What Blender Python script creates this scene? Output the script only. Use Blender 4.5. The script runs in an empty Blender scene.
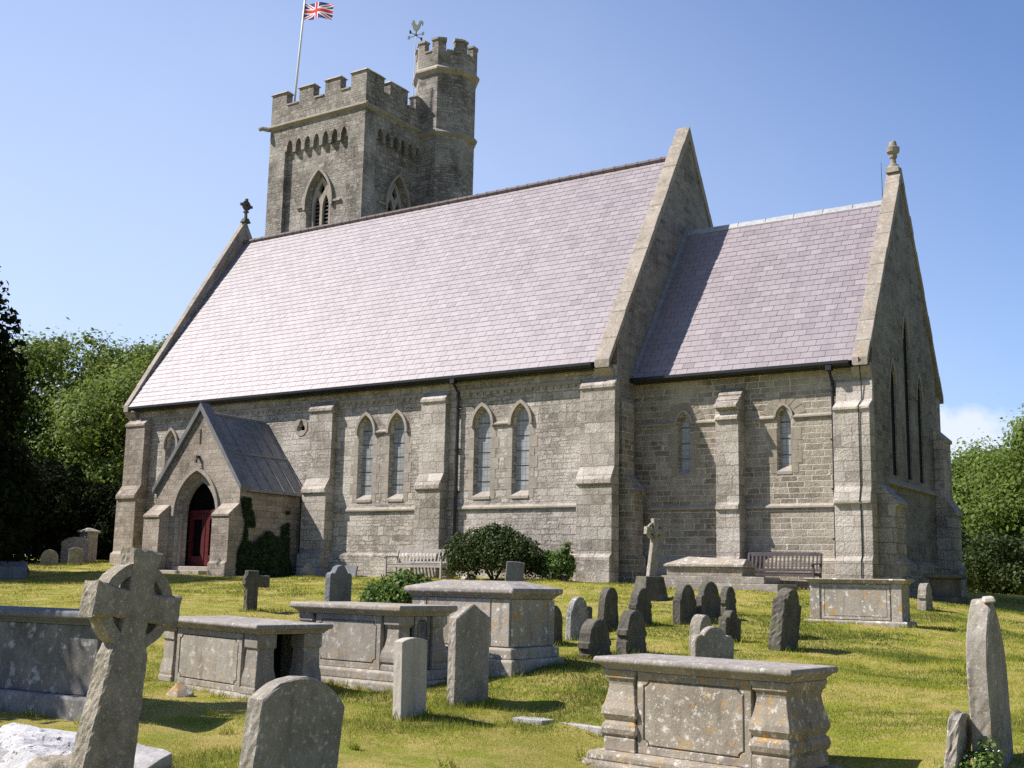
import bpy, bmesh, math, random
import numpy as np
from mathutils import Vector, Matrix
from mathutils.geometry import tessellate_polygon

random.seed(7); RNG = np.random.default_rng(11)
SC = bpy.context.scene
COL = SC.collection
R = math.radians
PI = math.pi

# ------------------------------------------------------------------ objects
def tag(o, label=None, cat=None, group=None, kind=None):
    if label: o['label'] = label
    if cat: o['category'] = cat
    if group: o['group'] = group
    if kind: o['kind'] = kind
    return o

def empty(name, loc=(0, 0, 0), rz=0.0, label=None, cat=None, group=None):
    o = bpy.data.objects.new(name, None); COL.objects.link(o)
    o.location = loc; o.rotation_euler = (0, 0, rz); o.empty_display_size = .2
    return tag(o, label, cat, group)

class MB:
    def __init__(s): s.v = []; s.f = []; s.t = []
    def add(s, vs, fs, tint=0.5):
        b = len(s.v); s.v += [tuple(map(float, p)) for p in vs]
        for f in fs: s.f.append(tuple(b + i for i in f)); s.t.append(tint)
        return s
    def hexa(s, p, tint=.5):   # 4 bottom + 4 top
        return s.add(p, [(3, 2, 1, 0), (4, 5, 6, 7), (0, 1, 5, 4), (1, 2, 6, 5), (2, 3, 7, 6), (3, 0, 4, 7)], tint)
    def box(s, x0, x1, y0, y1, z0, z1, tint=.5):
        return s.hexa([(x0, y0, z0), (x1, y0, z0), (x1, y1, z0), (x0, y1, z0), (x0, y0, z1), (x1, y0, z1), (x1, y1, z1), (x0, y1, z1)], tint)
    def frustum(s, cx, cy, z0, hx0, hy0, z1, hx1, hy1):
        return s.hexa([(cx-hx0, cy-hy0, z0), (cx+hx0, cy-hy0, z0), (cx+hx0, cy+hy0, z0), (cx-hx0, cy+hy0, z0),
                       (cx-hx1, cy-hy1, z1), (cx+hx1, cy-hy1, z1), (cx+hx1, cy+hy1, z1), (cx-hx1, cy+hy1, z1)])
    def loft(s, rings, cap=True, closed=True):   # rings of equal length
        n = len(rings[0]); vs = [p for r in rings for p in r]; fs = []
        for i in range(len(rings)-1):
            for k in range(n if closed else n-1):
                a = i*n+k; b = i*n+(k+1) % n
                fs.append((a, b, b+n, a+n))
        if cap:
            fs.append(tuple(reversed(range(n)))); fs.append(tuple(range((len(rings)-1)*n, len(rings)*n)))
        return s.add(vs, fs)
    def prism(s, a, b): return s.loft([a, b])
    def sqlathe(s, cx, cy, prof):   # square section stack: (z, half)
        return s.loft([[(cx-h, cy-h, z), (cx+h, cy-h, z), (cx+h, cy+h, z), (cx-h, cy+h, z)] for z, h in prof])
    def lathe(s, cx, cy, prof, n=12, ph=0.0):
        return s.loft([[(cx+r*math.cos(2*PI*k/n+ph), cy+r*math.sin(2*PI*k/n+ph), z) for k in range(n)] for z, r in prof])
    def tube(s, pts, r, n=8, r2=None):
        pts = [Vector(p) for p in pts]; rings = []
        for i, p in enumerate(pts):
            d = (pts[min(i+1, len(pts)-1)]-pts[max(i-1, 0)]).normalized()
            a = d.cross(Vector((0, 0, 1)) if abs(d.z) < .9 else Vector((1, 0, 0))).normalized(); b = d.cross(a)
            rr = r if r2 is None else r+(r2-r)*i/(len(pts)-1)
            rings.append([p+a*rr*math.cos(2*PI*k/n)+b*rr*math.sin(2*PI*k/n) for k in range(n)])
        return s.loft(rings)
    def bar(s, p0, p1, w, h):
        p0 = Vector(p0); p1 = Vector(p1); d = (p1-p0).normalized()
        a = d.cross(Vector((0, 0, 1)) if abs(d.z) < .95 else Vector((0, 1, 0))).normalized(); b = a.cross(d)
        q = lambda p: [p-a*w/2-b*h/2, p+a*w/2-b*h/2, p+a*w/2+b*h/2, p-a*w/2+b*h/2]
        return s.loft([q(p0), q(p1)])
    def panel(s, fr, outer, holes, d0, d1, outer_back=None):
        """flat solid with holes. fr(u,v,d)->xyz ; holes: loop or (front loop, back loop)"""
        hs = [h if isinstance(h, tuple) else (h, h) for h in holes]
        for d, idx, flip in ((d0, 0, False), (d1, 1, True)):
            loops = [outer if idx == 0 or outer_back is None else outer_back] + [h[idx] for h in hs]
            flat = [p for l in loops for p in l]
            tris = tessellate_polygon([[Vector((p[0], p[1], 0)) for p in l] for l in loops])
            s.add([fr(p[0], p[1], d) for p in flat], [tuple(t) if flip else tuple(reversed(t)) for t in tris])
        ob = outer if outer_back is None else outer_back
        for a, b in [(outer, ob)] + hs:
            n = len(a)
            s.add([fr(p[0], p[1], d0) for p in a]+[fr(p[0], p[1], d1) for p in b],
                  [(k, (k+1) % n, (k+1) % n+n, k+n) for k in range(n)])
        return s
    def build(s, name, mat, parent=None, smooth=False, weld=True, recalc=True):
        me = bpy.data.meshes.new(name); me.from_pydata(s.v, [], s.f)
        if len(set(s.t)) > 1:
            at = me.attributes.new('tint', 'FLOAT', 'FACE'); at.data.foreach_set('value', s.t)
        if weld or recalc:
            bm = bmesh.new(); bm.from_mesh(me)
            if weld: bmesh.ops.remove_doubles(bm, verts=bm.verts, dist=.0004)
            if recalc: bmesh.ops.recalc_face_normals(bm, faces=bm.faces)
            bm.to_mesh(me); bm.free()
        me.materials.append(mat)
        if smooth: me.polygons.foreach_set('use_smooth', [True]*len(me.polygons))
        o = bpy.data.objects.new(name, me); COL.objects.link(o)
        if parent: o.parent = parent
        return o

def islands(mb):
    par = list(range(len(mb.v)))
    def f(a):
        while par[a] != a: par[a] = par[par[a]]; a = par[a]
        return a
    key = {}
    for i, p in enumerate(mb.v):
        k = tuple(round(c, 3) for c in p)
        if k in key: par[f(i)] = f(key[k])
        else: key[k] = i
    for fc in mb.f:
        for i in fc[1:]: par[f(i)] = f(fc[0])
    out = {}
    for fc, t in zip(mb.f, mb.t): out.setdefault(f(fc[0]), []).append((fc, t))
    res = []
    for fl in out.values():
        m = MB(); idx = {}
        for fc, t in fl:
            for i in fc:
                if i not in idx: idx[i] = len(m.v); m.v.append(mb.v[i])
            m.f.append(tuple(idx[i] for i in fc)); m.t.append(t)
        res.append(m)
    return res
def build_each(mb, name, mat, parent=None): return [m.build(name, mat, parent) for m in islands(mb)]

def copy_tree(o, parent=None):
    c = o.copy(); COL.objects.link(c)
    if parent: c.parent = parent
    for ch in list(o.children): copy_tree(ch, c)
    return c

def bevel(o, w=.012, seg=2, ang=35):
    m = o.modifiers.new('bevel', 'BEVEL'); m.width = w; m.segments = seg; m.limit_method = 'ANGLE'; m.angle_limit = R(ang)
    return o

# ------------------------------------------------------------------ materials
class NT:
    def __init__(s, name):
        s.m = bpy.data.materials.new(name); s.m.use_nodes = True; s.t = s.m.node_tree; s.t.nodes.clear()
        s.out = s.t.nodes.new('ShaderNodeOutputMaterial')
    def n(s, typ, inp=None, **kw):
        nd = s.t.nodes.new('ShaderNode'+typ)
        for k, v in kw.items(): setattr(nd, k, v)
        for k, v in (inp or {}).items():
            if isinstance(v, bpy.types.NodeSocket): s.t.links.new(v, nd.inputs[k])
            else:
                sk = nd.inputs[k]
                if sk.type == 'RGBA' and len(v) == 3: v = (*v, 1)
                sk.default_value = v
        return nd
    def math(s, op, a, b=0.0, clamp=False):
        return s.n('Math', {0: a, 1: b}, operation=op, use_clamp=clamp).outputs[0]
    def noise(s, vec, scale, detail=4, rough=.55, out='Fac'):
        return s.n('TexNoise', {'Vector': vec, 'Scale': scale, 'Detail': detail, 'Roughness': rough}).outputs[out]
    def ramp(s, fac, stops, interp='LINEAR'):
        nd = s.n('ValToRGB', {'Fac': fac}); cr = nd.color_ramp; cr.interpolation = interp
        while len(cr.elements) < len(stops): cr.elements.new(.5)
        for e, (p, c) in zip(cr.elements, stops):
            e.position = p; e.color = (*c, 1) if len(c) == 3 else c
        return nd.outputs[0]
    def rng(s, v, a, b, c=0.0, d=1.0):
        return s.n('MapRange', {'Value': v, 'From Min': a, 'From Max': b, 'To Min': c, 'To Max': d}).outputs[0]
    def mix(s, fac, a, b, mode='MIX'):
        nd = s.n('Mix', data_type='RGBA', blend_type=mode)
        for sock, v in ((nd.inputs[0], fac), (nd.inputs[6], a), (nd.inputs[7], b)):
            if isinstance(v, bpy.types.NodeSocket): s.t.links.new(v, sock)
            else: sock.default_value = v if not isinstance(v, tuple) else ((*v, 1) if len(v) == 3 else v)
        return nd.outputs[2]
    def done(s, col, rough=.9, height=None, bstr=.6, bdist=.02, spec=.3, metal=0.0, extra=None):
        b = s.n('BsdfPrincipled', {'Base Color': col, 'Roughness': rough, 'Specular IOR Level': spec, 'Metallic': metal})
        for k, v in (extra or {}).items():
            if isinstance(v, bpy.types.NodeSocket): s.t.links.new(v, b.inputs[k])
            else: b.inputs[k].default_value = v
        if height is not None:
            bp = s.n('Bump', {'Height': height, 'Strength': bstr, 'Distance': bdist})
            s.t.links.new(bp.outputs[0], b.inputs['Normal'])
        s.t.links.new(b.outputs[0], s.out.inputs[0]); s.bsdf = b
        return s.m

def plain(name, col, rough=.6, metal=0.0, var=.15, scale=6, spec=.4):
    t = NT(name); tc = t.n('TexCoord').outputs['Object']
    nz = t.noise(tc, scale, 5)
    c = t.mix(t.rng(nz, .3, .7), tuple(x*(1-var) for x in col), tuple(min(1, x*(1+var)) for x in col))
    return t.done(c, rough, nz, .15, .01, spec, metal)

def wallcoords(t):
    tc = t.n('TexCoord'); P = t.n('SeparateXYZ', {0: tc.outputs['Object']}); N = t.n('SeparateXYZ', {0: tc.outputs['Normal']})
    ax = t.math('ABSOLUTE', N.outputs[0]); ay = t.math('ABSOLUTE', N.outputs[1]); az = t.math('ABSOLUTE', N.outputs[2])
    fx = t.math('GREATER_THAN', ax, ay)
    u = t.n('Mix', {0: fx, 2: P.outputs[0], 3: P.outputs[1]}, data_type='FLOAT').outputs[0]
    fz = t.math('GREATER_THAN', az, .8)
    v = t.n('Mix', {0: fz, 2: P.outputs[2], 3: P.outputs[1]}, data_type='FLOAT').outputs[0]
    uv = t.n('CombineXYZ', {0: u, 1: v, 2: 0.0}).outputs[0]
    return tc.outputs['Object'], uv, u, v

def warm(c): return (c[0]*1.03, c[1]*1.015, c[2]*1.075)
def masonry(name, cols, mortar, bw=.42, bh=.2, ms=.012, jitter=.05, rubble=.5, bump=.7, stain=.35, lichen=.0, mfac=.8, rowvar=.12):
    cols = [warm(c) for c in cols]; mortar = warm(mortar)
    t = NT(name); obj, uv, u, v = wallcoords(t)
    # rows of unequal height, blocks of unequal length, wandering joints
    rv = t.noise(t.n('CombineXYZ', {0: 0.0, 1: v, 2: 3.3}).outputs[0], 1.4, 1)
    v2 = t.math('ADD', v, t.math('MULTIPLY', t.math('SUBTRACT', rv, .5), rowvar*3))
    uvv = t.n('CombineXYZ', {0: u, 1: t.math('MULTIPLY', v, .3), 2: 0.0}).outputs[0]
    un = t.noise(uvv, 1.9, 2)
    u2 = t.math('ADD', u, t.math('MULTIPLY', t.math('SUBTRACT', un, .5), .5))
    jn = t.n('TexNoise', {'Vector': uv, 'Scale': 7.0, 'Detail': 3.0}).outputs['Color']
    jv = t.n('VectorMath', {0: jn, 1: (.5, .5, .5)}, operation='SUBTRACT').outputs[0]
    jv = t.n('VectorMath', {0: jv, 1: (jitter, jitter, 0)}, operation='MULTIPLY').outputs[0]
    vec = t.n('VectorMath', {0: t.n('CombineXYZ', {0: u2, 1: v2, 2: 0.0}).outputs[0], 1: jv}, operation='ADD').outputs[0]
    def brick(w, h, off):
        b = t.n('TexBrick', {'Vector': vec, 'Color1': (0, 0, 0), 'Color2': (1, 1, 1), 'Mortar': (.5, .5, .5), 'Scale': 1.0, 'Mortar Size': ms,
                             'Mortar Smooth': .35, 'Bias': 0.0, 'Brick Width': w, 'Row Height': h}, offset=off, offset_frequency=2, squash=.7, squash_frequency=3)
        return b.outputs['Color'], b.outputs['Fac']
    c1, f1 = brick(bw, bh, .5); c2, f2 = brick(bw*.57, bh*.5, .4)
    sel = t.math('GREATER_THAN', t.noise(uv, .9, 2), 1.0-rubble*.9 if rubble < .5 else .5)
    rnd = t.mix(sel, c1, c2); fac = t.mix(sel, f1, f2)
    stops = [(i/(len(cols)-1), c) for i, c in enumerate(cols)]
    col = t.ramp(rnd, stops)
    fine = t.noise(obj, 23, 6, .7); mid = t.noise(obj, 4.3, 4, .6); big = t.noise(obj, .55, 4, .6)
    col = t.mix(t.rng(fine, .3, .72, .0, .75), col, tuple(x*.45 for x in cols[0]))
    pits = t.noise(obj, 11, 6, .72); col = t.mix(t.rng(pits, .56, .66, 0, .6), col, tuple(x*.35 for x in cols[0]))
    pale_ = t.noise(obj, 13.7, 5, .7); col = t.mix(t.rng(pale_, .58, .66, 0, .45), col, tuple(min(1, x*1.25) for x in cols[-1]))
    col = t.mix(t.rng(mid, .45, .75, 0, .4), col, cols[-1])
    mcol = t.mix(t.rng(mid, .3, .7), tuple(x*.75 for x in mortar), mortar)
    col = t.mix(t.math('MULTIPLY', fac, mfac), col, mcol)
    # weather stains: soft dark blotches drawn downward
    sp = t.n('SeparateXYZ', {0: obj})
    sv = t.n('CombineXYZ', {0: t.math('MULTIPLY', sp.outputs[0], 1.5), 1: t.math('MULTIPLY', sp.outputs[1], 1.5), 2: t.math('MULTIPLY', sp.outputs[2], .45)}).outputs[0]
    st = t.noise(sv, 1.1, 5, .65)
    col = t.mix(t.rng(st, .47, .72, 0, stain), col, tuple(x*.3 for x in cols[0]))
    col = t.mix(t.rng(big, .45, .7, 0, .55), col, tuple(min(1, x*1.15) for x in cols[-1]))
    if lichen:
        ln = t.noise(obj, 9, 5, .7); col = t.mix(t.rng(ln, .62, .72, 0, lichen), col, (.52, .47, .33))
        ln2 = t.noise(obj, 3.1, 5, .75); col = t.mix(t.rng(ln2, .66, .78, 0, lichen*.8), col, (.38, .25, .09))
    h = t.math('SUBTRACT', t.math('ADD', t.math('MULTIPLY', fine, .7), t.math('MULTIPLY', pits, 1.3)), t.math('MULTIPLY', fac, .9))
    h = t.math('ADD', h, t.math('MULTIPLY', t.n('RGBToBW', {0: rnd}).outputs[0], .8))
    return t.done(col, .92, h, bump, .03, .2)

def weathered(name, base, dark, pale=(.5, .48, .42), patch=.5, orange=0.0, moss=0.0, bump=.5, scale=1.0, spot=.5):
    base, dark, pale = warm(base), warm(dark), warm(pale)
    t = NT(name); obj = t.n('TexCoord').outputs['Object']
    oi = t.n('ObjectInfo').outputs['Random']
    off = t.n('CombineXYZ', {0: t.math('MULTIPLY', oi, 37.0), 1: t.math('MULTIPLY', oi, 19.0), 2: t.math('MULTIPLY', oi, 53.0)}).outputs[0]
    p = t.n('VectorMath', {0: obj, 1: off}, operation='ADD').outputs[0]
    big = t.noise(p, 2.2*scale, 6, .62); mid = t.noise(p, 9*scale, 6, .65); fine = t.noise(p, 60*scale, 5, .7)
    col = t.mix(t.rng(big, .32, .68), dark, base)
    col = t.mix(t.rng(fine, .35, .75, 0, .5), col, tuple(x*.5 for x in dark))
    sp = t.n('SeparateXYZ', {0: p})
    sv = t.n('CombineXYZ', {0: t.math('MULTIPLY', sp.outputs[0], 6), 1: t.math('MULTIPLY', sp.outputs[1], 6), 2: sp.outputs[2]}).outputs[0]
    st = t.noise(sv, 1.6, 4, .6)
    col = t.mix(t.rng(st, .52, .75, 0, .45), col, tuple(x*.35 for x in dark))
    v = t.noise(p, 15*scale, 6, .74)
    col = t.mix(t.rng(v, .56, .62, 0, patch), col, pale)
    if orange:
        on = t.noise(p, 11*scale, 5, .7); bigm = t.noise(p, 1.7, 3)
        m = t.math('MULTIPLY', t.rng(on, .55, .63, 0, orange), t.rng(bigm, .38, .55))
        col = t.mix(m, col, (.44, .25, .06))
    if moss:
        mn = t.noise(p, 3.5*scale, 5, .65); col = t.mix(t.rng(mn, .5, .66, 0, moss), col, (.10, .115, .035))
    vor = t.n('TexVoronoi', {'Vector': p, 'Scale': 34*scale, 'Randomness': 1.0}).outputs['Distance']
    col = t.mix(t.rng(vor, .12, .2, spot, 0), col, tuple(x*1.05 for x in pale))
    h = t.math('ADD', t.math('MULTIPLY', mid, 1.0), t.math('MULTIPLY', fine, .35))
    return t.done(col, .9, h, bump, .02, .25)

def slate_mat(name, cols, rough=.5, spec=.5):
    t = NT(name); obj = t.n('TexCoord').outputs['Object']
    tint = t.n('Attribute', attribute_name='tint').outputs['Fac']
    col = t.ramp(tint, [(i/(len(cols)-1), c) for i, c in enumerate(cols)])
    nz = t.noise(obj, 14, 5, .65); big = t.noise(obj, .6, 4, .6)
    col = t.mix(t.rng(nz, .35, .75, 0, .35), col, tuple(x*.6 for x in cols[0]))
    col = t.mix(t.rng(big, .45, .75, 0, .35), col, cols[-1])
    ln = t.noise(obj, 5.5, 6, .75); col = t.mix(t.rng(ln, .66, .72, 0, .3), col, (.42, .40, .36))
    sp_ = t.n('SeparateXYZ', {0: obj}); stv = t.n('CombineXYZ', {0: t.math('MULTIPLY', sp_.outputs[0], 2.6), 1: t.math('MULTIPLY', sp_.outputs[2], .16), 2: 1.0}).outputs[0]
    col = t.mix(t.rng(t.noise(stv, 1.0, 5, .65), .48, .72, 0, .3), col, tuple(x*.62 for x in cols[0]))
    r = t.math('ADD', rough-.06, t.math('MULTIPLY', tint, .12))
    return t.done(col, r, nz, .25, .01, spec)

def leaf_mat(name, c0, c1, trans=.35, rough=.5, spec=.35):
    t = NT(name); tint = t.n('Attribute', attribute_name='tint').outputs['Fac']
    col = t.ramp(tint, [(0, c0), (1, c1)])
    d = t.n('BsdfPrincipled', {'Base Color': col, 'Roughness': rough, 'Specular IOR Level': spec})
    tr = t.n('BsdfTranslucent', {'Color': t.mix(.5, col, tuple(min(1, x*1.4) for x in c1))})
    mx = t.n('MixShader', {0: trans, 1: d.outputs[0], 2: tr.outputs[0]})
    t.t.links.new(mx.outputs[0], t.out.inputs[0]); return t.m

MAT = {}
MAT['nave'] = masonry('nave_rubble_stone', [(.27, .24, .19), (.45, .40, .33), (.56, .505, .42), (.66, .61, .52)], (.20, .178, .145), .46, .23, .013, .09, .5, 1.0, .5, .35, .6, .18)
MAT['chancel'] = masonry('chancel_coursed_stone', [(.20, .17, .12), (.31, .27, .20), (.40, .355, .27), (.50, .45, .35)], (.62, .57, .48), .46, .17, .015, .035, .35, .8, .35, .2, .95, .09)
MAT['tower'] = masonry('tower_rubble_stone', [(.15, .134, .107), (.28, .252, .205), (.39, .355, .295), (.50, .46, .39)], (.17, .152, .12), .42, .23, .018, .10, .5, 1.0, .5, .2, .6, .17)
MAT['chancel_trim'] = weathered('chancel_dressed_stone', (.36, .32, .245), (.25, .22, .165), (.46, .42, .34), .3, .15, 0, .5, .8, .1)
MAT['gable'] = masonry('shade_darkened_gable_stone', [(.15, .135, .105), (.23, .205, .165), (.30, .27, .215), (.36, .33, .27)], (.44, .41, .35), .46, .18, .012, .03, .35, .7, .4, .1, .6, .09)  # east-side shade put into the colour, over some real staining
MAT['ashlar'] = masonry('dressed_ashlar', [(.27, .238, .188), (.42, .375, .305), (.51, .46, .38), (.60, .55, .465)], (.22, .195, .155), .52, .31, .011, .05, .42, .95, .45, .45, .65, .1)
MAT['porch'] = masonry('porch_block_stone', [(.22, .18, .135), (.33, .275, .21), (.41, .35, .27), (.48, .42, .34)], (.27, .235, .185), .34, .19, .010, .04, .4, .8, .3, .2, .7, .1)
MAT['trim'] = weathered('dressed_trim_stone', (.43, .385, .315), (.28, .25, .20), (.54, .50, .42), .4, .2, 0, .4, .6, .15)
MAT['coping'] = weathered('coping_stone', (.42, .37, .30), (.25, .22, .175), (.56, .53, .46), .5, .55, .05, .6, .8, .3)
MAT['slate'] = slate_mat('purple_slate', [(.225, .185, .205), (.275, .232, .25), (.325, .28, .30)], .47, .45)
MAT['lead'] = plain('lead_sheet', (.19, .188, .19), .45, .0, .25, 5, .5)
MAT['ridge_lead'] = plain('pale_ridge_lead', (.34, .345, .36), .5, .0, .2, 8)
MAT['ridge_tile'] = plain('dark_ridge_tile', (.13, .10, .10), .8, 0, .3, 8)
MAT['iron'] = plain('black_gutter_paint', (.015, .015, .018), .45, 0, .3)
MAT['red'] = plain('red_door_paint', (.095, .012, .016), .5, 0, .3, 9)
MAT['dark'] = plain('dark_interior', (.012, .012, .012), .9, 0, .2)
MAT['glass'] = None
def glass_mat():
    t = NT('leaded_window_glass'); obj, uv, u, v = wallcoords(t)
    b = t.n('TexBrick', {'Vector': t.n('CombineXYZ', {0: u, 1: v, 2: 0.0}).outputs[0], 'Color1': (.24, .245, .25), 'Color2': (.34, .345, .35), 'Mortar': (.15, .15, .15),
                         'Scale': 1.0, 'Mortar Size': .008, 'Brick Width': .13, 'Row Height': .17}, offset=0.0)
    nz = t.noise(obj, 9, 3)
    return t.done(b.outputs['Color'], t.rng(nz, .3, .7, .25, .5), nz, .25, .01, .6)
MAT['glass'] = glass_mat()
def dark_glass():
    t = NT('dark_lancet_glass'); obj = t.n('TexCoord').outputs['Object']
    return t.done((.006, .006, .008), .7, t.noise(obj, 12, 3), .3, .01, .05)
MAT['darkglass'] = dark_glass()
MAT['louvre'] = plain('slate_louvre', (.12, .115, .11), .8)
MAT['white'] = plain('white_pole_paint', (.72, .72, .72), .5, 0, .08)
MAT['gilt'] = plain('weathered_gilt_copper', (.07, .08, .05), .7, .2, .25)
MAT['bench_pale'] = weathered('silvered_teak', (.50, .465, .42), (.36, .33, .29), (.58, .55, .51), .2, 0, 0, .3, 1.4, .0)
MAT['bench_dark'] = weathered('dark_weathered_oak', (.15, .125, .115), (.085, .07, .065), (.22, .19, .17), .2, 0, 0, .3, 1.4, .0)
# grave stones
MAT['tomb_lichen'] = weathered('lichened_tomb_limestone', (.40, .35, .265), (.22, .19, .145), (.64, .61, .54), .8, .85, .1, .6, .8, .5)
MAT['tomb_grey'] = weathered('grey_tomb_limestone', (.41, .375, .31), (.235, .21, .17), (.60, .57, .51), .6, .35, .1, .55, .8, .3)
MAT['tomb_pale'] = weathered('pale_tomb_limestone', (.45, .405, .33), (.28, .25, .195), (.72, .69, .62), .9, .8, .05, .5, .55, .5)
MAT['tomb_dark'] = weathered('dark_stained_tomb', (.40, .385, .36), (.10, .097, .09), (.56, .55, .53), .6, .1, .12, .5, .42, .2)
MAT['tomb_top'] = weathered('tomb_slab_top', (.37, .34, .30), (.24, .215, .185), (.60, .57, .52), .75, .3, .15, .5, 1.0, .4)
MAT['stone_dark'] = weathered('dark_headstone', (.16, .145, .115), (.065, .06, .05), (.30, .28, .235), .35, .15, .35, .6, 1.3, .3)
MAT['stone_mid'] = weathered('grey_headstone', (.38, .345, .28), (.21, .188, .148), (.58, .55, .48), .65, .25, .25, .55, 1.2, .35)
MAT['stone_pale'] = weathered('pale_portland_headstone', (.50, .46, .385), (.43, .39, .32), (.58, .55, .48), .15, .05, 0, .2, 1.0, .05)
MAT['stone_white'] = weathered('white_lichen_headstone', (.46, .45, .42), (.16, .155, .14), (.66, .65, .61), .7, .1, .1, .5, 1.2, .4)
MAT['cross'] = weathered('rough_cross_granite', (.43, .38, .29), (.24, .21, .155), (.62, .58, .49), .6, .1, .3, 1.0, 2.2, .35)
MAT['slate_blue'] = weathered('blue_grey_slab', (.22, .225, .23), (.15, .15, .155), (.40, .40, .39), .35, 0, .1, .3, 1.0, .2)
MAT['chalk'] = weathered('white_ledger_stone', (.52, .51, .485), (.33, .31, .28), (.60, .59, .565), .5, 0, .0, .6, 1.6, .05)
MAT['chalk_black'] = weathered('white_stone_with_black_crust', (.66, .655, .64), (.42, .41, .39), (.04, .04, .038), .97, 0, .0, .9, .85, .0)
MAT['step'] = weathered('worn_step_stone', (.44, .40, .33), (.32, .29, .23), (.52, .49, .42), .3, .1, 0, .4, 1.0, .1)
MAT['bark'] = weathered('tree_bark', (.10, .085, .06), (.05, .042, .03), (.16, .15, .11), .3, 0, .3, .8, 1.0, .0)
MAT['leaf_syc'] = leaf_mat('sycamore_leaves', (.05, .085, .015), (.20, .255, .045), .36, .6, .2)
MAT['leaf_dark'] = leaf_mat('yew_needles', (.007, .011, .004), (.020, .028, .008), .06, .9, .05)
MAT['leaf_lime'] = leaf_mat('lime_tree_leaves', (.055, .10, .018), (.19, .25, .05), .36, .6, .2)
MAT['leaf_bush'] = leaf_mat('evergreen_bush_leaves', (.016, .030, .007), (.065, .092, .022), .15, .6, .2)
MAT['leaf_bright'] = leaf_mat('laurel_leaves', (.05, .095, .018), (.15, .22, .045), .3, .55, .25)
MAT['leaf_ivy'] = leaf_mat('ivy_leaves', (.012, .026, .007), (.04, .065, .018), .15, .6, .2)
MAT['grass'] = leaf_mat('mown_grass', (.08, .13, .014), (.50, .40, .15), .3, .7, .1)
_cr = [n_ for n_ in MAT['grass'].node_tree.nodes if n_.type == 'VALTORGB'][0].color_ramp
for p_, c_ in ((.34, (.20, .26, .02)), (.62, (.36, .37, .032))): _e = _cr.elements.new(p_); _e.color = (*c_, 1)
def ground_mat():
    t = NT('turf'); obj = t.n('TexCoord').outputs['Object']
    big = t.noise(obj, .35, 5, .6); mid = t.noise(obj, 2.4, 5, .65); fine = t.noise(obj, 28, 5, .75); bl = t.noise(obj, 95, 3, .7)
    c = t.mix(t.rng(fine, .3, .7), (.14, .17, .02), (.34, .33, .05))
    c = t.mix(t.rng(mid, .45, .62, 0, .9), c, (.44, .345, .12))
    st = t.noise(obj, .95, 4, .6); c = t.mix(t.rng(st, .5, .62, 0, .8), c, (.42, .335, .11))
    c = t.mix(t.rng(big, .55, .75, 0, .5), c, (.15, .18, .03))
    c = t.mix(t.rng(bl, .4, .7, 0, .4), c, (.085, .09, .022))
    return t.done(c, .95, t.math('ADD', fine, bl), .7, .03, .1)
MAT['ground'] = ground_mat()

# ------------------------------------------------------------------ camera
F = 1181.845; YAW, PIT, ROL = R(-33.79464), R(9.45259), R(1.15587)
CAM = Vector((16.60, -30.165, .006))
fw = Vector((math.sin(YAW)*math.cos(PIT), math.cos(YAW)*math.cos(PIT), math.sin(PIT)))
r0 = Vector((math.cos(YAW), -math.sin(YAW), 0)); u0 = r0.cross(fw)
rr = math.cos(ROL)*r0+math.sin(ROL)*u0; uu = -math.sin(ROL)*r0+math.cos(ROL)*u0
cd = bpy.data.cameras.new('camera'); cam = bpy.data.objects.new('camera', cd); COL.objects.link(cam)
cam.matrix_world = Matrix(((rr.x, uu.x, -fw.x, CAM.x), (rr.y, uu.y, -fw.y, CAM.y), (rr.z, uu.z, -fw.z, CAM.z), (0, 0, 0, 1)))
cd.sensor_width = 36; cd.lens = F*36/1024; cd.clip_start = .1; cd.clip_end = 5000
SC.camera = cam
SC.cycles.use_denoising = False

# ------------------------------------------------------------------ light and sky
EL, AZ = R(46.8), R(32.5)          # direction the light travels: AZ from +x toward +y
sd = Vector((math.cos(AZ)*math.cos(EL), math.sin(AZ)*math.cos(EL), -math.sin(EL)))
sl = bpy.data.lights.new('sun', 'SUN'); sl.energy = 5.0; sl.angle = R(.55); sl.color = (1, .95, .87)
so = bpy.data.objects.new('sun', sl); COL.objects.link(so); so.rotation_euler = sd.to_track_quat('-Z', 'Y').to_euler()
w = bpy.data.worlds.new('World'); SC.world = w; w.use_nodes = True; nt = w.node_tree; nt.nodes.clear()
sky = nt.nodes.new('ShaderNodeTexSky'); sky.sky_type = 'NISHITA'; sky.sun_disc = False
sky.sun_elevation = EL; sky.sun_rotation = math.atan2(-sd.x, -sd.y); sky.air_density = 1.0; sky.dust_density = .6; sky.ozone_density = 2.2; sky.altitude = 60
bg = nt.nodes.new('ShaderNodeBackground'); bg.inputs[1].default_value = .062
wo = nt.nodes.new('ShaderNodeOutputWorld')
def wn(typ, inp=None, **kw):
    nd = nt.nodes.new('ShaderNode'+typ)
    for k, v in kw.items(): setattr(nd, k, v)
    for k, v in (inp or {}).items():
        if isinstance(v, bpy.types.NodeSocket): nt.links.new(v, nd.inputs[k])
        else: nd.inputs[k].default_value = v
    return nd
def wm(op, a, b=0.0): return wn('Math', {0: a, 1: b}, operation=op).outputs[0]
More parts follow.
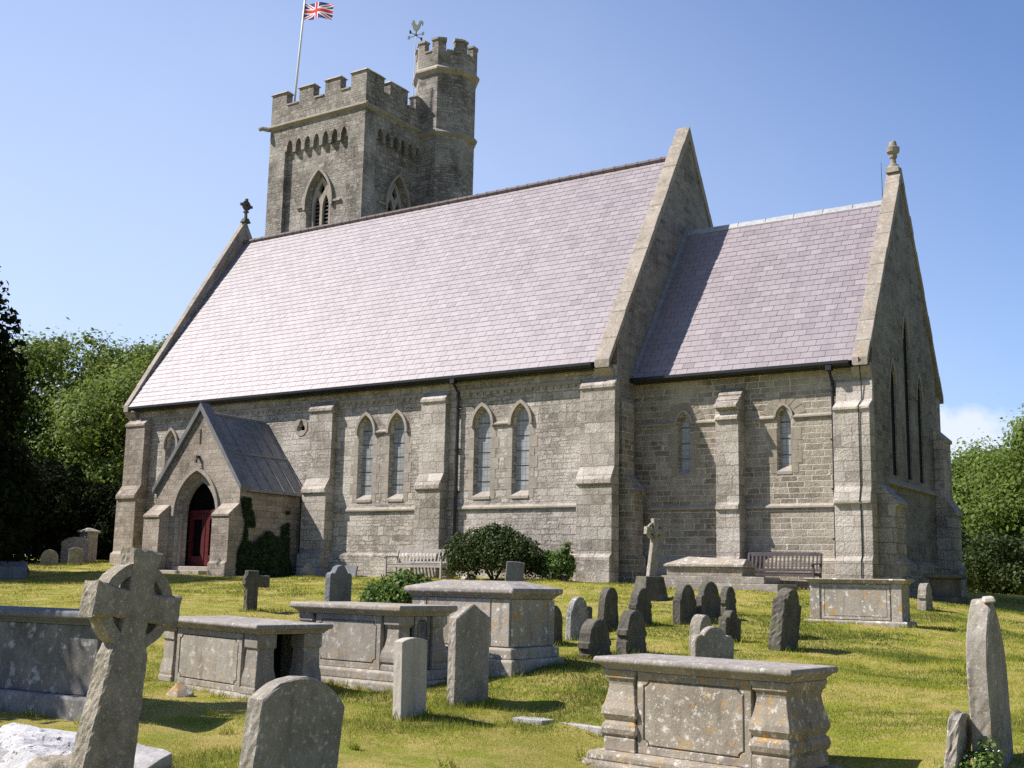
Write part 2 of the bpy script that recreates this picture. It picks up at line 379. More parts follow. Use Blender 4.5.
# a cumulus bank low in the north-north-west and a little thin high cloud
dirv = wn('TexCoord').outputs['Generated']
nz = wn('TexNoise', {'Vector': dirv, 'Scale': 17.0, 'Detail': 7.0, 'Roughness': .6}).outputs['Fac']
nz2 = wn('TexNoise', {'Vector': dirv, 'Scale': 3.2, 'Detail': 6.0, 'Roughness': .55}).outputs['Fac']
def cloud_at(head, el, ra, re, k=1.0):
    h = R(head)
    c = Vector((math.sin(h)*math.cos(R(el)), math.cos(h)*math.cos(R(el)), math.sin(R(el))))
    s = Vector((math.cos(h), -math.sin(h), 0))
    sep = wn('VectorMath', {0: dirv, 1: tuple(c)}, operation='SUBTRACT').outputs[0]
    a = wn('VectorMath', {0: sep, 1: tuple(s)}, operation='DOT_PRODUCT').outputs['Value']
    b = wn('SeparateXYZ', {0: sep}).outputs[2]
    d = wm('ADD', wm('POWER', wm('ABSOLUTE', wm('DIVIDE', a, ra)), 2.0), wm('POWER', wm('ABSOLUTE', wm('DIVIDE', b, re)), 2.0))
    v = wm('ADD', wm('SUBTRACT', 1.0, d), wm('MULTIPLY', wm('SUBTRACT', nz, .5), 3.2))
    return wn('MapRange', {'Value': v, 'From Min': .15, 'From Max': .9, 'To Min': 0.0, 'To Max': k}).outputs[0]
m1 = cloud_at(-12.0, 6.6,   .07, .030, .6); m2 = cloud_at(-6.0, 5.5, .07, .03, .6)
cm = wn('Math', {0: m1, 1: m2}, operation='MAXIMUM', use_clamp=True).outputs[0]
sepd = wn('SeparateXYZ', {0: dirv})
nwest = wn('VectorMath', {0: dirv, 1: (-.80, .48, -.36)}, operation='DOT_PRODUCT').outputs['Value']
veil = wn('MapRange', {'Value': nwest, 'From Min': .30, 'From Max': 1.0, 'To Min': 0.0, 'To Max': .66}, interpolation_type='SMOOTHSTEP').outputs[0]
thin = wm('ADD', veil, wn('MapRange', {'Value': nz2, 'From Min': .52, 'From Max': .8, 'To Min': 0.0, 'To Max': .07}).outputs[0])
north = wn('VectorMath', {0: dirv, 1: (-.40, .90, .1)}, operation='DOT_PRODUCT').outputs['Value']
boost = wn('MapRange', {'Value': north, 'From Min': .1, 'From Max': .95, 'To Min': 1.15, 'To Max': 1.5}, interpolation_type='SMOOTHSTEP').outputs[0]
skyb = wn('VectorMath', {0: wn('VectorMath', {0: sky.outputs[0], 3: boost}, operation='SCALE').outputs[0], 1: (.83, .96, 1.22)}, operation='MULTIPLY').outputs[0]
mxa = wn('Mix', {0: thin, 6: skyb, 7: (8.6, 9.8, 12.3, 1)}, data_type='RGBA').outputs[2]
mxb = wn('Mix', {0: cm, 6: mxa, 7: (10.6, 10.6, 11.0, 1)}, data_type='RGBA').outputs[2]
nt.links.new(mxb, bg.inputs[0]); nt.links.new(bg.outputs[0], wo.inputs[0])
vs = SC.view_settings; vs.view_transform = 'Standard'; vs.look = 'None'; vs.gamma = 1; vs.exposure = .66; vs.use_curve_mapping = False

# ------------------------------------------------------------------ terrain
CTRL = [(12.97, -20.63, -1.7), (12.2, -21.6, -1.7), (11.2, -20.6, -1.62),  (6.6, -20.7, -1.36), (7.5, -18.9, -1.33), (8.3, -17.7, -1.17), (10.21, -7.03, -0.74), (7.13, -23.13, -1.33), (6.5, -13.13, -0.9), (6.44, -10.65, -0.81), (6.9, -9.53, -0.71), (6.61, -7.25, -0.6), (8.36, -15.75, -1.05), (9.78, -12.86, -0.96), (8.96, -20.53, -1.35), (9.03, -19.59, -1.31), (-0.26, -13.8, -0.72), (9.02, -1.14, -0.5), (14.28, -19.62, -1.41), (3.51, -4.51, -0.33), (-23.14, 0.18, 0.42), (-10.18, -10.88, -0.46), (3.76, -15.49, -0.98), (0.3, -.9, 0), (-6, -.5, .05), (-12, -.3, .0), (-14.2, -4, .0), (-20.5, -1, .25), (4, .6, -.12), (7.2, .6, -.15), (7.5, 9, -.15), (-25, 0, .35), (16.6, -30.16, -1.62), (9.95, -34.61, -1.6), (23.25, -25.72, -1.62), (13.26, -25.18, -1.66), (8.55, -27.13, -1.55), (16.86, -21.57, -1.68), (9.85, 19.47, -.45), (8.16, 36.38, -.7), (7.1, 5.6, -.4), (12.66, .89, -.85), (13.79, -7.98, -1.1), (-51.42, 8.54, .9), (-31.7, -8.34, .2), (-16.71, -16.36, -.4), (-5.05, -22.99, -1.0), (38.85, -63.41, -1.6), (-13.89, -38.54, -1.2), (44.28, .39, -1.6), (-50.15, 69.56, 0), (19.15, 91.87, -1), (-94.45, 27.88, 1)]
_P = np.array(CTRL); _n = len(_P)
def _U(d2): return np.where(d2 > 1e-9, d2*np.log(np.maximum(d2, 1e-9)), 0)
_K = _U(((_P[:, None, :2]-_P[None, :, :2])**2).sum(-1)) + np.eye(_n)*.8
_A = np.zeros((_n+3, _n+3)); _A[:_n, :_n] = _K; _A[:_n, _n] = 1; _A[:_n, _n+1:] = _P[:, :2]; _A[_n:, :_n] = _A[:_n, _n:].T
_W = np.linalg.solve(_A, np.concatenate([_P[:, 2], [0, 0, 0]]))
def vnoise(x, y, s, seed=0):
    x = np.asarray(x)/s; y = np.asarray(y)/s
    xi = np.floor(x).astype(np.int64); yi = np.floor(y).astype(np.int64); fx = x-xi; fy = y-yi
    fx = fx*fx*(3-2*fx); fy = fy*fy*(3-2*fy)
    def h(a, b):
        k = (a*374761393+b*668265263+seed*974711) & 0x7fffffff; k = ((k ^ (k >> 13))*1274126177) & 0x7fffffff
        return ((k ^ (k >> 16)) & 0xffff)/65535.0
    return (h(xi, yi)*(1-fx)+h(xi+1, yi)*fx)*(1-fy)+(h(xi, yi+1)*(1-fx)+h(xi+1, yi+1)*fx)*fy
def gz(x, y):
    x = np.atleast_1d(np.asarray(x, float)); y = np.atleast_1d(np.asarray(y, float))
    out = np.empty(len(x))
    for a in range(0, len(x), 40000):
        q = np.stack([x[a:a+40000], y[a:a+40000]], 1)
        out[a:a+40000] = _U(((q[:, None]-_P[None, :, :2])**2).sum(-1)) @ _W[:_n] + _W[_n] + q @ _W[_n+1:]
    d = np.hypot(x-5, y+8); f = np.clip((d-75)/60, 0, 1); out = out*(1-f)+f*(-.6)
    amp = np.clip(1-d/120, 0, 1)
    out += amp*(.10*(vnoise(x, y, 2.3)-.5)+.085*(vnoise(x, y, .8, 3)-.5)+.04*(vnoise(x, y, .3, 5)-.5))
    return out
def g(x, y): return float(gz(x, y)[0])

def make_ground():
    NR, NA = 230, 300
    r = np.concatenate([[0.0], np.geomspace(.6, 2600, NR-1)]); a = np.linspace(0, 2*PI, NA, endpoint=False)
    X = 12+np.outer(r, np.cos(a)); Y = -18+np.outer(r, np.sin(a)); Z = gz(X.ravel(), Y.ravel()).reshape(X.shape)
    v = np.stack([X, Y, Z], -1).reshape(-1, 3); f = []
    for i in range(1, NR-1):
        for k in range(NA): f.append((i*NA+k, i*NA+NA+k, i*NA+NA+(k+1) % NA, i*NA+(k+1) % NA))
    f += [(0, NA+k, NA+(k+1) % NA) for k in range(NA)]
    me = bpy.data.meshes.new('ground'); me.from_pydata(v.tolist(), [], f); me.polygons.foreach_set('use_smooth', [True]*len(me.polygons))
    me.materials.append(MAT['ground']); o = bpy.data.objects.new('ground', me); COL.objects.link(o); return tag(o, kind='structure')
make_ground()

def tri_mesh(name, V, tint, mat, nv=3):
    """V: (n, nv, 3) separate polygons"""
    n = len(V); me = bpy.data.meshes.new(name)
    me.vertices.add(n*nv); me.vertices.foreach_set('co', V.reshape(-1).astype(np.float32))
    me.loops.add(n*nv); me.loops.foreach_set('vertex_index', np.arange(n*nv, dtype=np.int32))
    me.polygons.add(n); me.polygons.foreach_set('loop_start', np.arange(0, n*nv, nv, dtype=np.int32))
    me.update(calc_edges=True)
    at = me.attributes.new('tint', 'FLOAT', 'FACE'); at.data.foreach_set('value', tint.astype(np.float32))
    me.materials.append(mat); o = bpy.data.objects.new(name, me); COL.objects.link(o); return o

FWD = np.array([math.sin(YAW), math.cos(YAW)]); RGT = np.array([math.cos(YAW), -math.sin(YAW)])
def scatter(w0, w1, dens):
    m = 2.5; half = .62
    area = (w1-w0)*(2*half*(w0+w1)/2+2*m); n = int(area*dens)
    wv = RNG.uniform(w0, w1, n); l = RNG.uniform(-1, 1, n)*(half*wv+m)
    p = np.array([CAM.x, CAM.y])+wv[:, None]*FWD+l[:, None]*RGT
    keep = ~((p[:, 0] > -21.4) & (p[:, 0] < .2) & (p[:, 1] > .0)) & ~((p[:, 0] > .1) & (p[:, 0] < 7.2) & (p[:, 1] > 1.3)) & ~((p[:, 0] > -16.2) & (p[:, 0] < -12.2) & (p[:, 1] > -3.2))
    return p[keep]
# mown parish grass, longer tufts against stones; filled after the stones are placed
TUFT_SPOTS = []
for _k in range(40):
    _w, _l = random.uniform(9, 26), random.uniform(-.45, .45); TUFT_SPOTS.append((CAM.x+FWD[0]*_w+RGT[0]*_l*_w, CAM.y+FWD[1]*_w+RGT[1]*_l*_w, random.uniform(.03, .10), 60, random.uniform(.06, .10)))
def make_grass():
    Vs, Ts = [], []
    for (w0, w1, dens, wid, hh) in ((8.2, 13, 3600, .006, .042), (13, 19, 1700, .009, .05), (19, 27, 650, .014, .055), (27, 40, 300, .02, .055), (40, 62, 110, .035, .06)):
        p = scatter(w0, w1, dens); n = len(p)
        dry = vnoise(p[:, 0], p[:, 1], 1.3, 9)*.55+vnoise(p[:, 0], p[:, 1], .45, 12)*.3+vnoise(p[:, 0], p[:, 1], 4.5, 2)*.35
        lush = vnoise(p[:, 0], p[:, 1], .9, 21)*.6+vnoise(p[:, 0], p[:, 1], 3.0, 23)*.4
        keep = RNG.random(n) > np.clip((dry-.55)*3.0, 0, .88)
        p = p[keep]; dry = dry[keep]; lush = lush[keep]; n = len(p)
        h = hh*(.28+.75*lush)*RNG.uniform(.5, 1.35, n)
        h *= np.where(lush > .68, 1.5, 1.0)
        tint = np.clip(.46+(dry-.56)*2.9-(lush-.5)*1.1+RNG.normal(0, .15, n), 0, 1)
        Vs.append((p, h, np.full(n, wid))); Ts.append(tint)
    for (x, y, rad, cnt, hh) in TUFT_SPOTS:
        a = RNG.uniform(0, 2*PI, cnt); rr_ = rad*(1+RNG.normal(0, .16, cnt))
        p = np.stack([x+rr_*np.cos(a), y+rr_*np.sin(a)], 1)
        Vs.append((p, hh*RNG.uniform(.4, 1.3, cnt), np.full(cnt, .008))); Ts.append(np.clip(RNG.normal(.3, .18, cnt), 0, 1))
    p = np.concatenate([v[0] for v in Vs]); h = np.concatenate([v[1] for v in Vs]); wd = np.concatenate([v[2] for v in Vs]); tint = np.concatenate(Ts)
    n = len(p); z = gz(p[:, 0], p[:, 1])-.006
    a = RNG.uniform(0, 2*PI, n); ln = h*RNG.uniform(.1, .9, n); la = RNG.uniform(0, 2*PI, n)
    d = np.stack([np.cos(a), np.sin(a)], 1)*wd[:, None]/2*RNG.uniform(.7, 1.5, n)[:, None]
    V = np.zeros((n, 3, 3)); V[:, 0, :2] = p-d; V[:, 1, :2] = p+d; V[:, 0, 2] = z; V[:, 1, 2] = z
    V[:, 2, 0] = p[:, 0]+ln*np.cos(la); V[:, 2, 1] = p[:, 1]+ln*np.sin(la); V[:, 2, 2] = z+h
    tag(tri_mesh('grass', V, tint, MAT['grass']), 'short mown yellow-green churchyard grass', 'grass', kind='stuff')

# ------------------------------------------------------------------ church
CH = empty('church', (0, 0, 0), 0, 'large grey stone church with purple slate roofs, battlemented tower and small porch', 'church')
def S(y0):  return lambda u, v, d: (u, y0+d, v)       # south-facing face, depth runs north
def Ef(x0): return lambda u, v, d: (x0-d, u, v)       # east-facing face, depth runs west
def arch_pts(cx, w_, zs, za, n=9, left_first=True):
    a = w_/2; h = za-zs; Rr = (a*a+h*h)/(2*a); th = math.asin(min(1, h/Rr))
    left = [(cx-a+Rr-Rr*math.cos(th*k/n), zs+Rr*math.sin(th*k/n)) for k in range(n+1)]
    right = [(2*cx-p[0], p[1]) for p in reversed(left[:-1])]
    return left+right
def lancet(cx, w_, z0, zs, za, n=9): return [(cx-w_/2, z0)]+arch_pts(cx, w_, zs, za, n)+[(cx+w_/2, z0)]
def hood(mb, fr, cx, w_in, w_out, zs, za, grow, d0, d1, drop=0.0, n=10):
    o = arch_pts(cx, w_out, zs, za+grow, n); i = arch_pts(cx, w_in, zs, za, n)
    outer = ([(cx-w_out/2, zs-drop)] if drop else [])+o+([(cx+w_out/2, zs-drop), (cx+w_in/2, zs-drop)] if drop else [])+list(reversed(i))+([(cx-w_in/2, zs-drop)] if drop else [])
    mb.panel(fr, outer, [], d0, d1)
XW, NW, HE, ZR, ZA = -21.7, 10.46, 6.37, 14.5, 15.55
YC, XE, CW, HC, ZRC, ZAC = 1.40, 7.13, 7.38, 6.055, 11.75, 12.72
YM, YMC = NW/2, YC+CW/2
ym_n, ym_c = 5.23, 5.09
# --- nave south wall with openings
naveL = [(-9.45, .64), (-8.10, .64), (-4.66, .64), (-3.22, .62)]
holes = []
for cx, w_ in naveL: holes.append((lancet(cx, w_, 2.55, 4.80, 5.38), lancet(cx+.0, w_-.13, 2.62, 4.80, 5.30)))
holes.append((lancet(-19.2, .60, 2.62, 4.80, 5.38), lancet(-19.2, .40, 2.7, 4.80, 5.27)))
tref = [(-12.46+.17*math.sin(t)*(1+.28*math.cos(3*t)), 5.2+.19*math.cos(t)*(1+.28*math.cos(3*t))) for t in np.linspace(0, 2*PI, 24, endpoint=False)]
holes.append((tref, [(-12.46+(x+12.46)*.7, 5.2+(z-5.2)*.7) for x, z in tref]))
mb = MB(); mb.panel(S(0), [(XW, -.8), (0, -.8), (0, HE), (XW, HE)], holes, 0, .20)
mb.build('nave_wall', MAT['nave'], CH)
MB().box(XW, 0, NW-.5, NW, -.8, HE).build('nave_wall', MAT['nave'], CH)
# gable walls
def gable(fr, y0, y1, zb, ze, ya, za, t, holes=()):
    m = MB(); m.panel(fr, [(y0, zb), (y1, zb), (y1, ze), (ya, za), (y0, ze)], list(holes), 0, t); return m
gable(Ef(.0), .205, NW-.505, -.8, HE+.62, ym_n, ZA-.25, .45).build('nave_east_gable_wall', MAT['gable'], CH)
gable(Ef(XW+.2), .205, NW-.505, -.8, HE+.62, ym_n, ZA-.25, .45).build('nave_west_gable_wall', MAT['nave'], CH)
# copings
def coping(x0, x1, y0, z0, ya, za, thick, name, n=11):
    rnd = random.Random(int(x0*100)); y1 = 2*ya-y0
    for (ys, sg) in ((y0, 1), (y1, -1)):
        ts = [0]+sorted(min(.97, max(.04, (k+1)/n+rnd.uniform(-.02, .02))) for k in range(n-1))+[1]
        for a, b in zip(ts, ts[1:]):
            e = .0012; a2, b2 = a+(e if a > 0 else 0), b-(e if b < 1 else 0); dz = rnd.uniform(-.012, .012); dx = rnd.uniform(-.012, .012)
            L = [(ys+(ya-ys)*t, z0+(za-z0)*t+o_*thick*(1+.65*t)+dz*(o_ == 0)) for t, o_ in ((a2, -1), (a2, 0), (b2, 0), (b2, -1))]
            m = MB(); m.prism([(x0+dx, y, z) for y, z in L], [(x1+dx, y, z) for y, z in L]); bevel(m.build(name, MAT['coping'], CH), .014, 2)
coping(-.45, .05, -.36, HE+.12, ym_n, ZA, .26, 'coping_stone')
coping(XW-.03, XW+.24, -.36, HE+.12, ym_n, ZA, .26, 'coping_stone')
coping(XE-.38, XE+.05, YC-.30, HC+.12, ym_c, ZAC, .24, 'coping_stone')
# solid parapet under the coping, visible from the roof side
def parapet_gable(x0, x1, y0, z0, ya, za, mat):
    m = MB(); y1 = 2*ya-y0
    m.panel(lambda u, v, d: (x0+d, u, v), [(y0, z0-.4), (y1, z0-.4), (ya, za-.42)], [], 0, x1-x0); return m.build('gable_parapet', mat, CH)
parapet_gable(XW+.03, XW+.21, .05, HE+.15, ym_n, ZA, MAT['coping'])
parapet_gable(XE-.36, XE-.30, YC+.02, HC+.1, ym_c, ZAC, MAT['coping'])
# kneelers
m = MB()
for (x0, x1, y, z) in ((-.50, .05, -.30, HE), (XW-.06, XW+.48, -.30, HE)): m.prism([(x0, y, z-.14), (x0, y+.30, z-.45), (x0, y+.345, z-.14)], [(x1, y, z-.14), (x1, y+.30, z-.45), (x1, y+.345, z-.14)])
m.prism([(XE-.44, YC-.24, HC-.14), (XE-.44, YC-.005, HC-.45), (XE-.44, YC-.005, HC-.14)], [(XE+.06, YC-.24, HC-.14), (XE+.06, YC-.005, HC-.45), (XE+.06, YC-.005, HC-.14)])
build_each(m, 'kneeler', MAT['trim'], CH)
# --- roofs : individual slates over a deck
def slate_roof(name, x0, x1, y0, z0, y1, z1, sw, sh, mat):
    m = MB(); L = math.hypot(y1-y0, z1-z0); ty, tz = (y1-y0)/L, (z1-z0)/L; ny, nz_ = -tz, ty
    rows = int(L/sh); sh = L/rows
    def P(x, s, h): return (x, y0+ty*s+ny*h, z0+tz*s+nz_*h)
    m.add([P(x0, 0, -.03), P(x1, 0, -.03), P(x1, L, -.03), P(x0, L, -.03)], [(0, 1, 2, 3)], .3)
    yb = 2*y1-y0
    m.add([(x0, y1, z1-.03), (x1, y1, z1-.03), (x1, yb, z0-.03), (x0, yb, z0-.03)], [(0, 1, 2, 3)], .5)
    rnd = random.Random(5)
    for r_ in range(rows):
        x = x0-(r_ % 2)*sw/2-rnd.uniform(0, .02)
        while x < x1-.01:
            a = max(x, x0)+.003; b = min(x+sw*rnd.uniform(.985, 1.0), x1)-.003
            if b-a > .03:
                t = min(1, max(0, rnd.gauss(.5, .15))); k = rnd.uniform(-.003, .003); j = rnd.uniform(-.005, .005); e = rnd.uniform(0, .003)
                s0 = r_*sh-.012+j; s1 = s0+sh+.02
                m.add([P(a, s0, .012+e+k), P(b, s0, .012+e-k), P(b, s1, .000), P(a, s1, .000), P(a, s0, -.006), P(b, s0, -.006)],
                      [(0, 1, 2, 3), (4, 5, 1, 0)], t)
            x += sw
    return m.build(name, mat, CH, weld=False, recalc=False)
slate_roof('nave_roof', XW+.215, -.44, -.34, HE+.06, ym_n, ZR, .36, .245, MAT['slate'])
slate_roof('chancel_roof', .02, XE-.36, YC-.27, HC+.05, ym_c, ZRC, .36, .235, MAT['slate'])
m = MB(); m.tube([(XW+.24, ym_n, ZR+.02), (-.44, ym_n, ZR+.02)], .11, 8)
for x in np.arange(XW+.9, -.6, .46): m.tube([(x-.02, ym_n, ZR+.02), (x+.02, ym_n, ZR+.02)], .122, 8)
m.build('nave_ridge', MAT['ridge_tile'], CH)
m = MB()
m.panel(lambda u, v, d: (.02+d, u, v), [(ym_c-.14, ZRC-.16), (ym_c-.03, ZRC+.02), (ym_c+.03, ZRC+.02), (ym_c+.14, ZRC-.16), (ym_c+.12, ZRC-.20), (ym_c, ZRC-.03), (ym_c-.12, ZRC-.20)], [], 0, XE-.42-.02)
for x in np.arange(.9, XE-.5, .95): m.tube([(x, ym_c-.11, ZRC-.11), (x, ym_c-.03, ZRC+.035), (x, ym_c+.03, ZRC+.035)], .014, 6)
m.build('chancel_ridge', MAT['ridge_lead'], CH)
# lead flashing where chancel roof meets nave gable
m = MB(); m.prism([(.005, YC-.25, HC+.10), (.10, YC-.25, HC+.08), (.10, ym_c, ZRC+.04), (.005, ym_c, ZRC+.07)], [(.005, YC-.25, HC+.20), (.015, YC-.25, HC+.20), (.015, ym_c, ZRC+.25), (.005, ym_c, ZRC+.25)])
m.build('flashing', MAT['lead'], CH)
# finials
m = MB(); b = ZA
m.frustum(XW+.2, ym_n, b-.12, .16, .2, b+.1, .1, .1); m.sqlathe(XW+.2, ym_n, [(b+.1, .06), (b+.34, .05), (b+.36, .1), (b+.42, .1), (b+.44, .06)])
for k in range(8):
    t0, t1 = 2*PI*k/8, 2*PI*(k+1)/8; zc = b+.68
    m.bar((XW+.2, ym_n+.2*math.sin(t0), zc+.2*math.cos(t0)), (XW+.2, ym_n+.2*math.sin(t1), zc+.2*math.cos(t1)), .1, .08)
m.bar((XW+.2, ym_n, b+.4), (XW+.2, ym_n, b+1.0), .12, .12); m.bar((XW+.2, ym_n-.34, b+.68), (XW+.2, ym_n+.34, b+.68), .12, .12)
bevel(m.build('gable_cross_finial', MAT['stone_dark'], CH), .02, 2)
m = MB(); b = ZAC; cx = XE-.19
m.sqlathe(cx, ym_c, [(b-.16, .20), (b+.0, .19), (b+.03, .15)])
m.lathe(cx, ym_c, [(b+.03, .16), (b+.1, .15), (b+.14, .09), (b+.3, .075), (b+.34, .11), (b+.40, .12), (b+.44, .10), (b+.52, .19), (b+.66, .2), (b+.70, .13), (b+.76, .12), (b+.86, .1), (b+.9, .02)], 14)
m.build('urn_finial', MAT['coping'], CH, smooth=False)
m = MB(); m.tube([(XE-.52, ym_c-.12, ZRC-.1), (XE-.53, ym_c-.12, ZAC+.22)], .012, 6, .006); m.build('lightning_rod', MAT['iron'], CH)
# --- gutters and pipes
m = MB()
def gutter(m, x0, x1, y, z): m.panel(lambda u, v, d: (x0+d, u, v), [(y-.16, z+.06), (y-.16, z-.02), (y-.11, z-.085), (y-.04, z-.085), (y+.01, z-.02), (y+.01, z+.03)], [], 0, x1-x0)
gutter(m, XW+.5, -.52, -.30, HE-.02); m.build('gutter', MAT['iron'], CH)
m = MB(); gutter(m, .03, XE-.46, YC-.26, HC-.02); m.build('gutter', MAT['iron'], CH)
m = MB(); m.box(XW+.5, -.5, -.30, -.003, HE-.12, HE-.03); m.build('eaves_board', MAT['iron'], CH)
m = MB(); m.box(.06, XE-.46, YC-.25, YC-.003, HC-.12, HC-.03); m.build('eaves_board', MAT['iron'], CH)
def pipe(x, y, yg, ztop, zb):
    m = MB(); m.tube([(x, yg, ztop), (x, yg, ztop-.15), (x, y, ztop-.42), (x, y, zb)], .05, 8)
    for z in np.arange(zb+.3, ztop-.6, 1.35): m.tube([(x, y, z), (x, y, z+.07)], .066, 8); m.box(x-.1, x+.1, y+.02, y+.07, z+.01, z+.06)
    m.box(x-.08, x+.08, yg-.09, yg+.09, ztop-.16, ztop-.02)
    return m.build('drainpipe', MAT['iron'], CH)
pipe(-5.58, -.10, -.38, HE-.05, -.3); pipe(6.12, YC-.09, YC-.34, HC-.05, -.4)
m = MB(); m.tube([(6.93, YC-.33, HC+.1), (6.93, YC-.16, HC-.5), (6.93, YC-.16, 5.02), (6.93, YC-.5, 4.8), (6.93, YC-.455, 4.65), (6.93, YC-.45, 2.66), (6.93, YC-.585, 2.27), (6.93, YC-.48, 2.15), (6.93, YC-.48, .83), (6.93, YC-.585, .70), (6.93, YC-.58, -.3)], .014, 6); m.build('lightning_cable', MAT['iron'], CH)
# --- buttresses
def buttress(prof, fr, cx, w_, mat, name='buttress', cap=None):
    """prof: list of (depth out, z) from bottom to top"""
    m = MB(); L = [(-.0, prof[0][1])]+prof+[(0.0, prof[-1][1])] if prof[-1][0] > 0 else [(0.0, prof[0][1])]+prof
    A = [fr(cx-w_/2, z, -d) for d, z in L]; B = [fr(cx+w_/2, z, -d) for d, z in L]
    n = len(L); m.add(A+B, [(k, (k+1) % n, (k+1) % n+n, k+n) for k in range(n)])
    for off, fl in ((0, False), (n, True)):
        tr = tessellate_polygon([[Vector((d, z, 0)) for d, z in L]])
        m.add((A if off == 0 else B), [tuple(t) for t in tr])
    return bevel(m.build(name, mat, CH), .012, 1, 50)
NB = lambda d2, d1: [(d2+.12, -.8), (d2+.12, .72), (d2+.02, .80), (d2, .82), (d2, 2.80), (d2+.07, 2.82), (d2+.07, 2.95), (d1, 3.34), (d1, 5.62), (d1+.05, 5.64), (d1+.05, 5.74), (.0, 6.02)]
buttress(NB(.44, .27), S(0), -.38, 1.18, MAT['ashlar']); buttress(NB(.42, .25), S(0), -6.45, 1.0, MAT['ashlar'])
buttress(NB(.42, .25), S(0), -11.32, 1.08, MAT['ashlar']); buttress(NB(.5, .3), S(0), -20.98, 1.12, MAT['porch'])
buttress([(.52, -.8), (.52, .72), (.42, .82), (.42, 2.55), (.50, 2.57), (.50, 2.7), (.12, 3.2), (.12, 5.3), (0, 5.5)], Ef(0), .72, .74, MAT['chancel'])
# west-facing buttress seen edge on at the far corner
m = MB(); m.panel(lambda u, v, d: (u, .1+d, v), [(XW, -.8), (XW, 5.6), (XW-.25, 5.2), (XW-.25, 3.3), (XW-.6, 2.9), (XW-.6, -.8)], [], 0, 1.0); m.build('buttress', MAT['porch'], CH)
CB = [(.56, -.9), (.56, .70), (.47, .80), (.47, 2.08), (.54, 2.10), (.54, 2.20), (.47, 2.30), (.47, 4.62), (.55, 4.64), (.55, 4.74), (.47, 4.8), (.47, 4.98), (.62, 4.98), (.62, 5.06), (.43, 5.20), (.45, 5.23), (.25, 5.36), (.27, 5.40), (.0, 5.62)]
buttress(CB, S(YC), 3.165, .70, MAT['ashlar'])
buttress([(.56, -.9), (.56, .70), (.46, .82), (.46, 2.18), (.56, 2.2), (.56, 2.28), (.43, 2.66), (.43, 4.70), (.48, 4.72), (.48, 4.80), (.14, 5.0), (.10, 5.55), (.0, 5.6)], S(YC), 6.72, 1.0, MAT['ashlar'])
EB = [(.62, -.9), (.62, .70), (.52, .82), (.52, 2.15), (.60, 2.17), (.60, 2.27), (.12, 2.75), (.0, 2.8)]
buttress(EB, Ef(XE), YC+.62, .95, MAT['ashlar'])
buttress([(.62, -.9), (.62, .70), (.52, .82), (.52, 2.25), (.60, 2.27), (.60, 2.37), (.30, 2.85), (.30, 4.55), (.36, 4.57), (.36, 4.66), (.0, 5.0)], Ef(XE), YC+CW-.55, .95, MAT['ashlar'])
m = MB(); m.panel(lambda u, v, d: (XE-.05-d, u, v), [(YC+CW, -.9), (YC+CW+.85, -.9), (YC+CW+.85, 2.2), (YC+CW+.55, 2.7), (YC+CW+.55, 4.4), (YC+CW, 4.9)], [], 0, .9); m.build('buttress', MAT['ashlar'], CH)
# --- string courses and plinths (between the buttresses)
def string(m, x0, x1, y, z, d=.07, h=.12):
    m.prism([(x0, y, z-h*.5), (x0, y-d, z-h*.4), (x0, y-d, z), (x0, y, z+h*.6)], [(x1, y, z-h*.5), (x1, y-d, z-h*.4), (x1, y-d, z), (x1, y, z+h*.6)])
m = MB()
for a, b_ in ((-20.41, -16.2), (-10.77, -6.96), (-5.94, -.98)): string(m, a, b_, -.002, 2.24)
build_each(m, 'string_course', MAT['trim'], CH)
m = MB()
for a, b_ in ((-20.41, -16.2), (-12.1, -11.87), (-10.77, -6.96), (-5.94, -.98)):
    m.prism([(a, -.002, -.8), (a, -.12, -.8), (a, -.12, .74), (a, -.03, .82), (a, -.002, .82)], [(b_, -.002, -.8), (b_, -.12, -.8), (b_, -.12, .74), (b_, -.03, .82), (b_, -.002, .82)])
build_each(m, 'plinth', MAT['nave'], CH)
m = MB()
for a, b_ in ((-20.3, -12.0), (-10.7, -7.0), (-5.9, -1.1)):
    m.box(a, b_, -.05, -.002, 5.88, 5.98)
    for x in np.arange(a+.08, b_-.1, .26): m.box(x, x+.13, -.045, -.002, 5.78, 5.879)
m.build('dentil_course', MAT['trim'], CH)
m = MB()
for a, b_ in ((.45, 2.8), (3.53, 6.21)): string(m, a, b_, YC-.002, 2.2)
build_each(m, 'string_course', MAT['trim'], CH)
m = MB(); zz = 4.70
for a, b_ in ((.12, 1.36), (1.86, 2.79), (3.55, 4.42), (4.93, 6.2)): string(m, a, b_, YC-.002, zz, .06, .1)
for cx in (1.61, 4.675): hood(m, S(YC), cx, .44, .56, zz, 5.02, .07, -.07, -.002)
build_each(m, 'string_course', MAT['trim'], CH)
m = MB()
for a, b_ in ((.45, 2.8), (3.53, 6.21)): m.prism([(a, YC-.002, -.9), (a, YC-.1, -.9), (a, YC-.1, .70), (a, YC-.02, .78), (a, YC-.002, .78)], [(b_, YC-.002, -.9), (b_, YC-.1, -.9), (b_, YC-.1, .70), (b_, YC-.02, .78), (b_, YC-.002, .78)])
build_each(m, 'plinth', MAT['chancel'], CH)
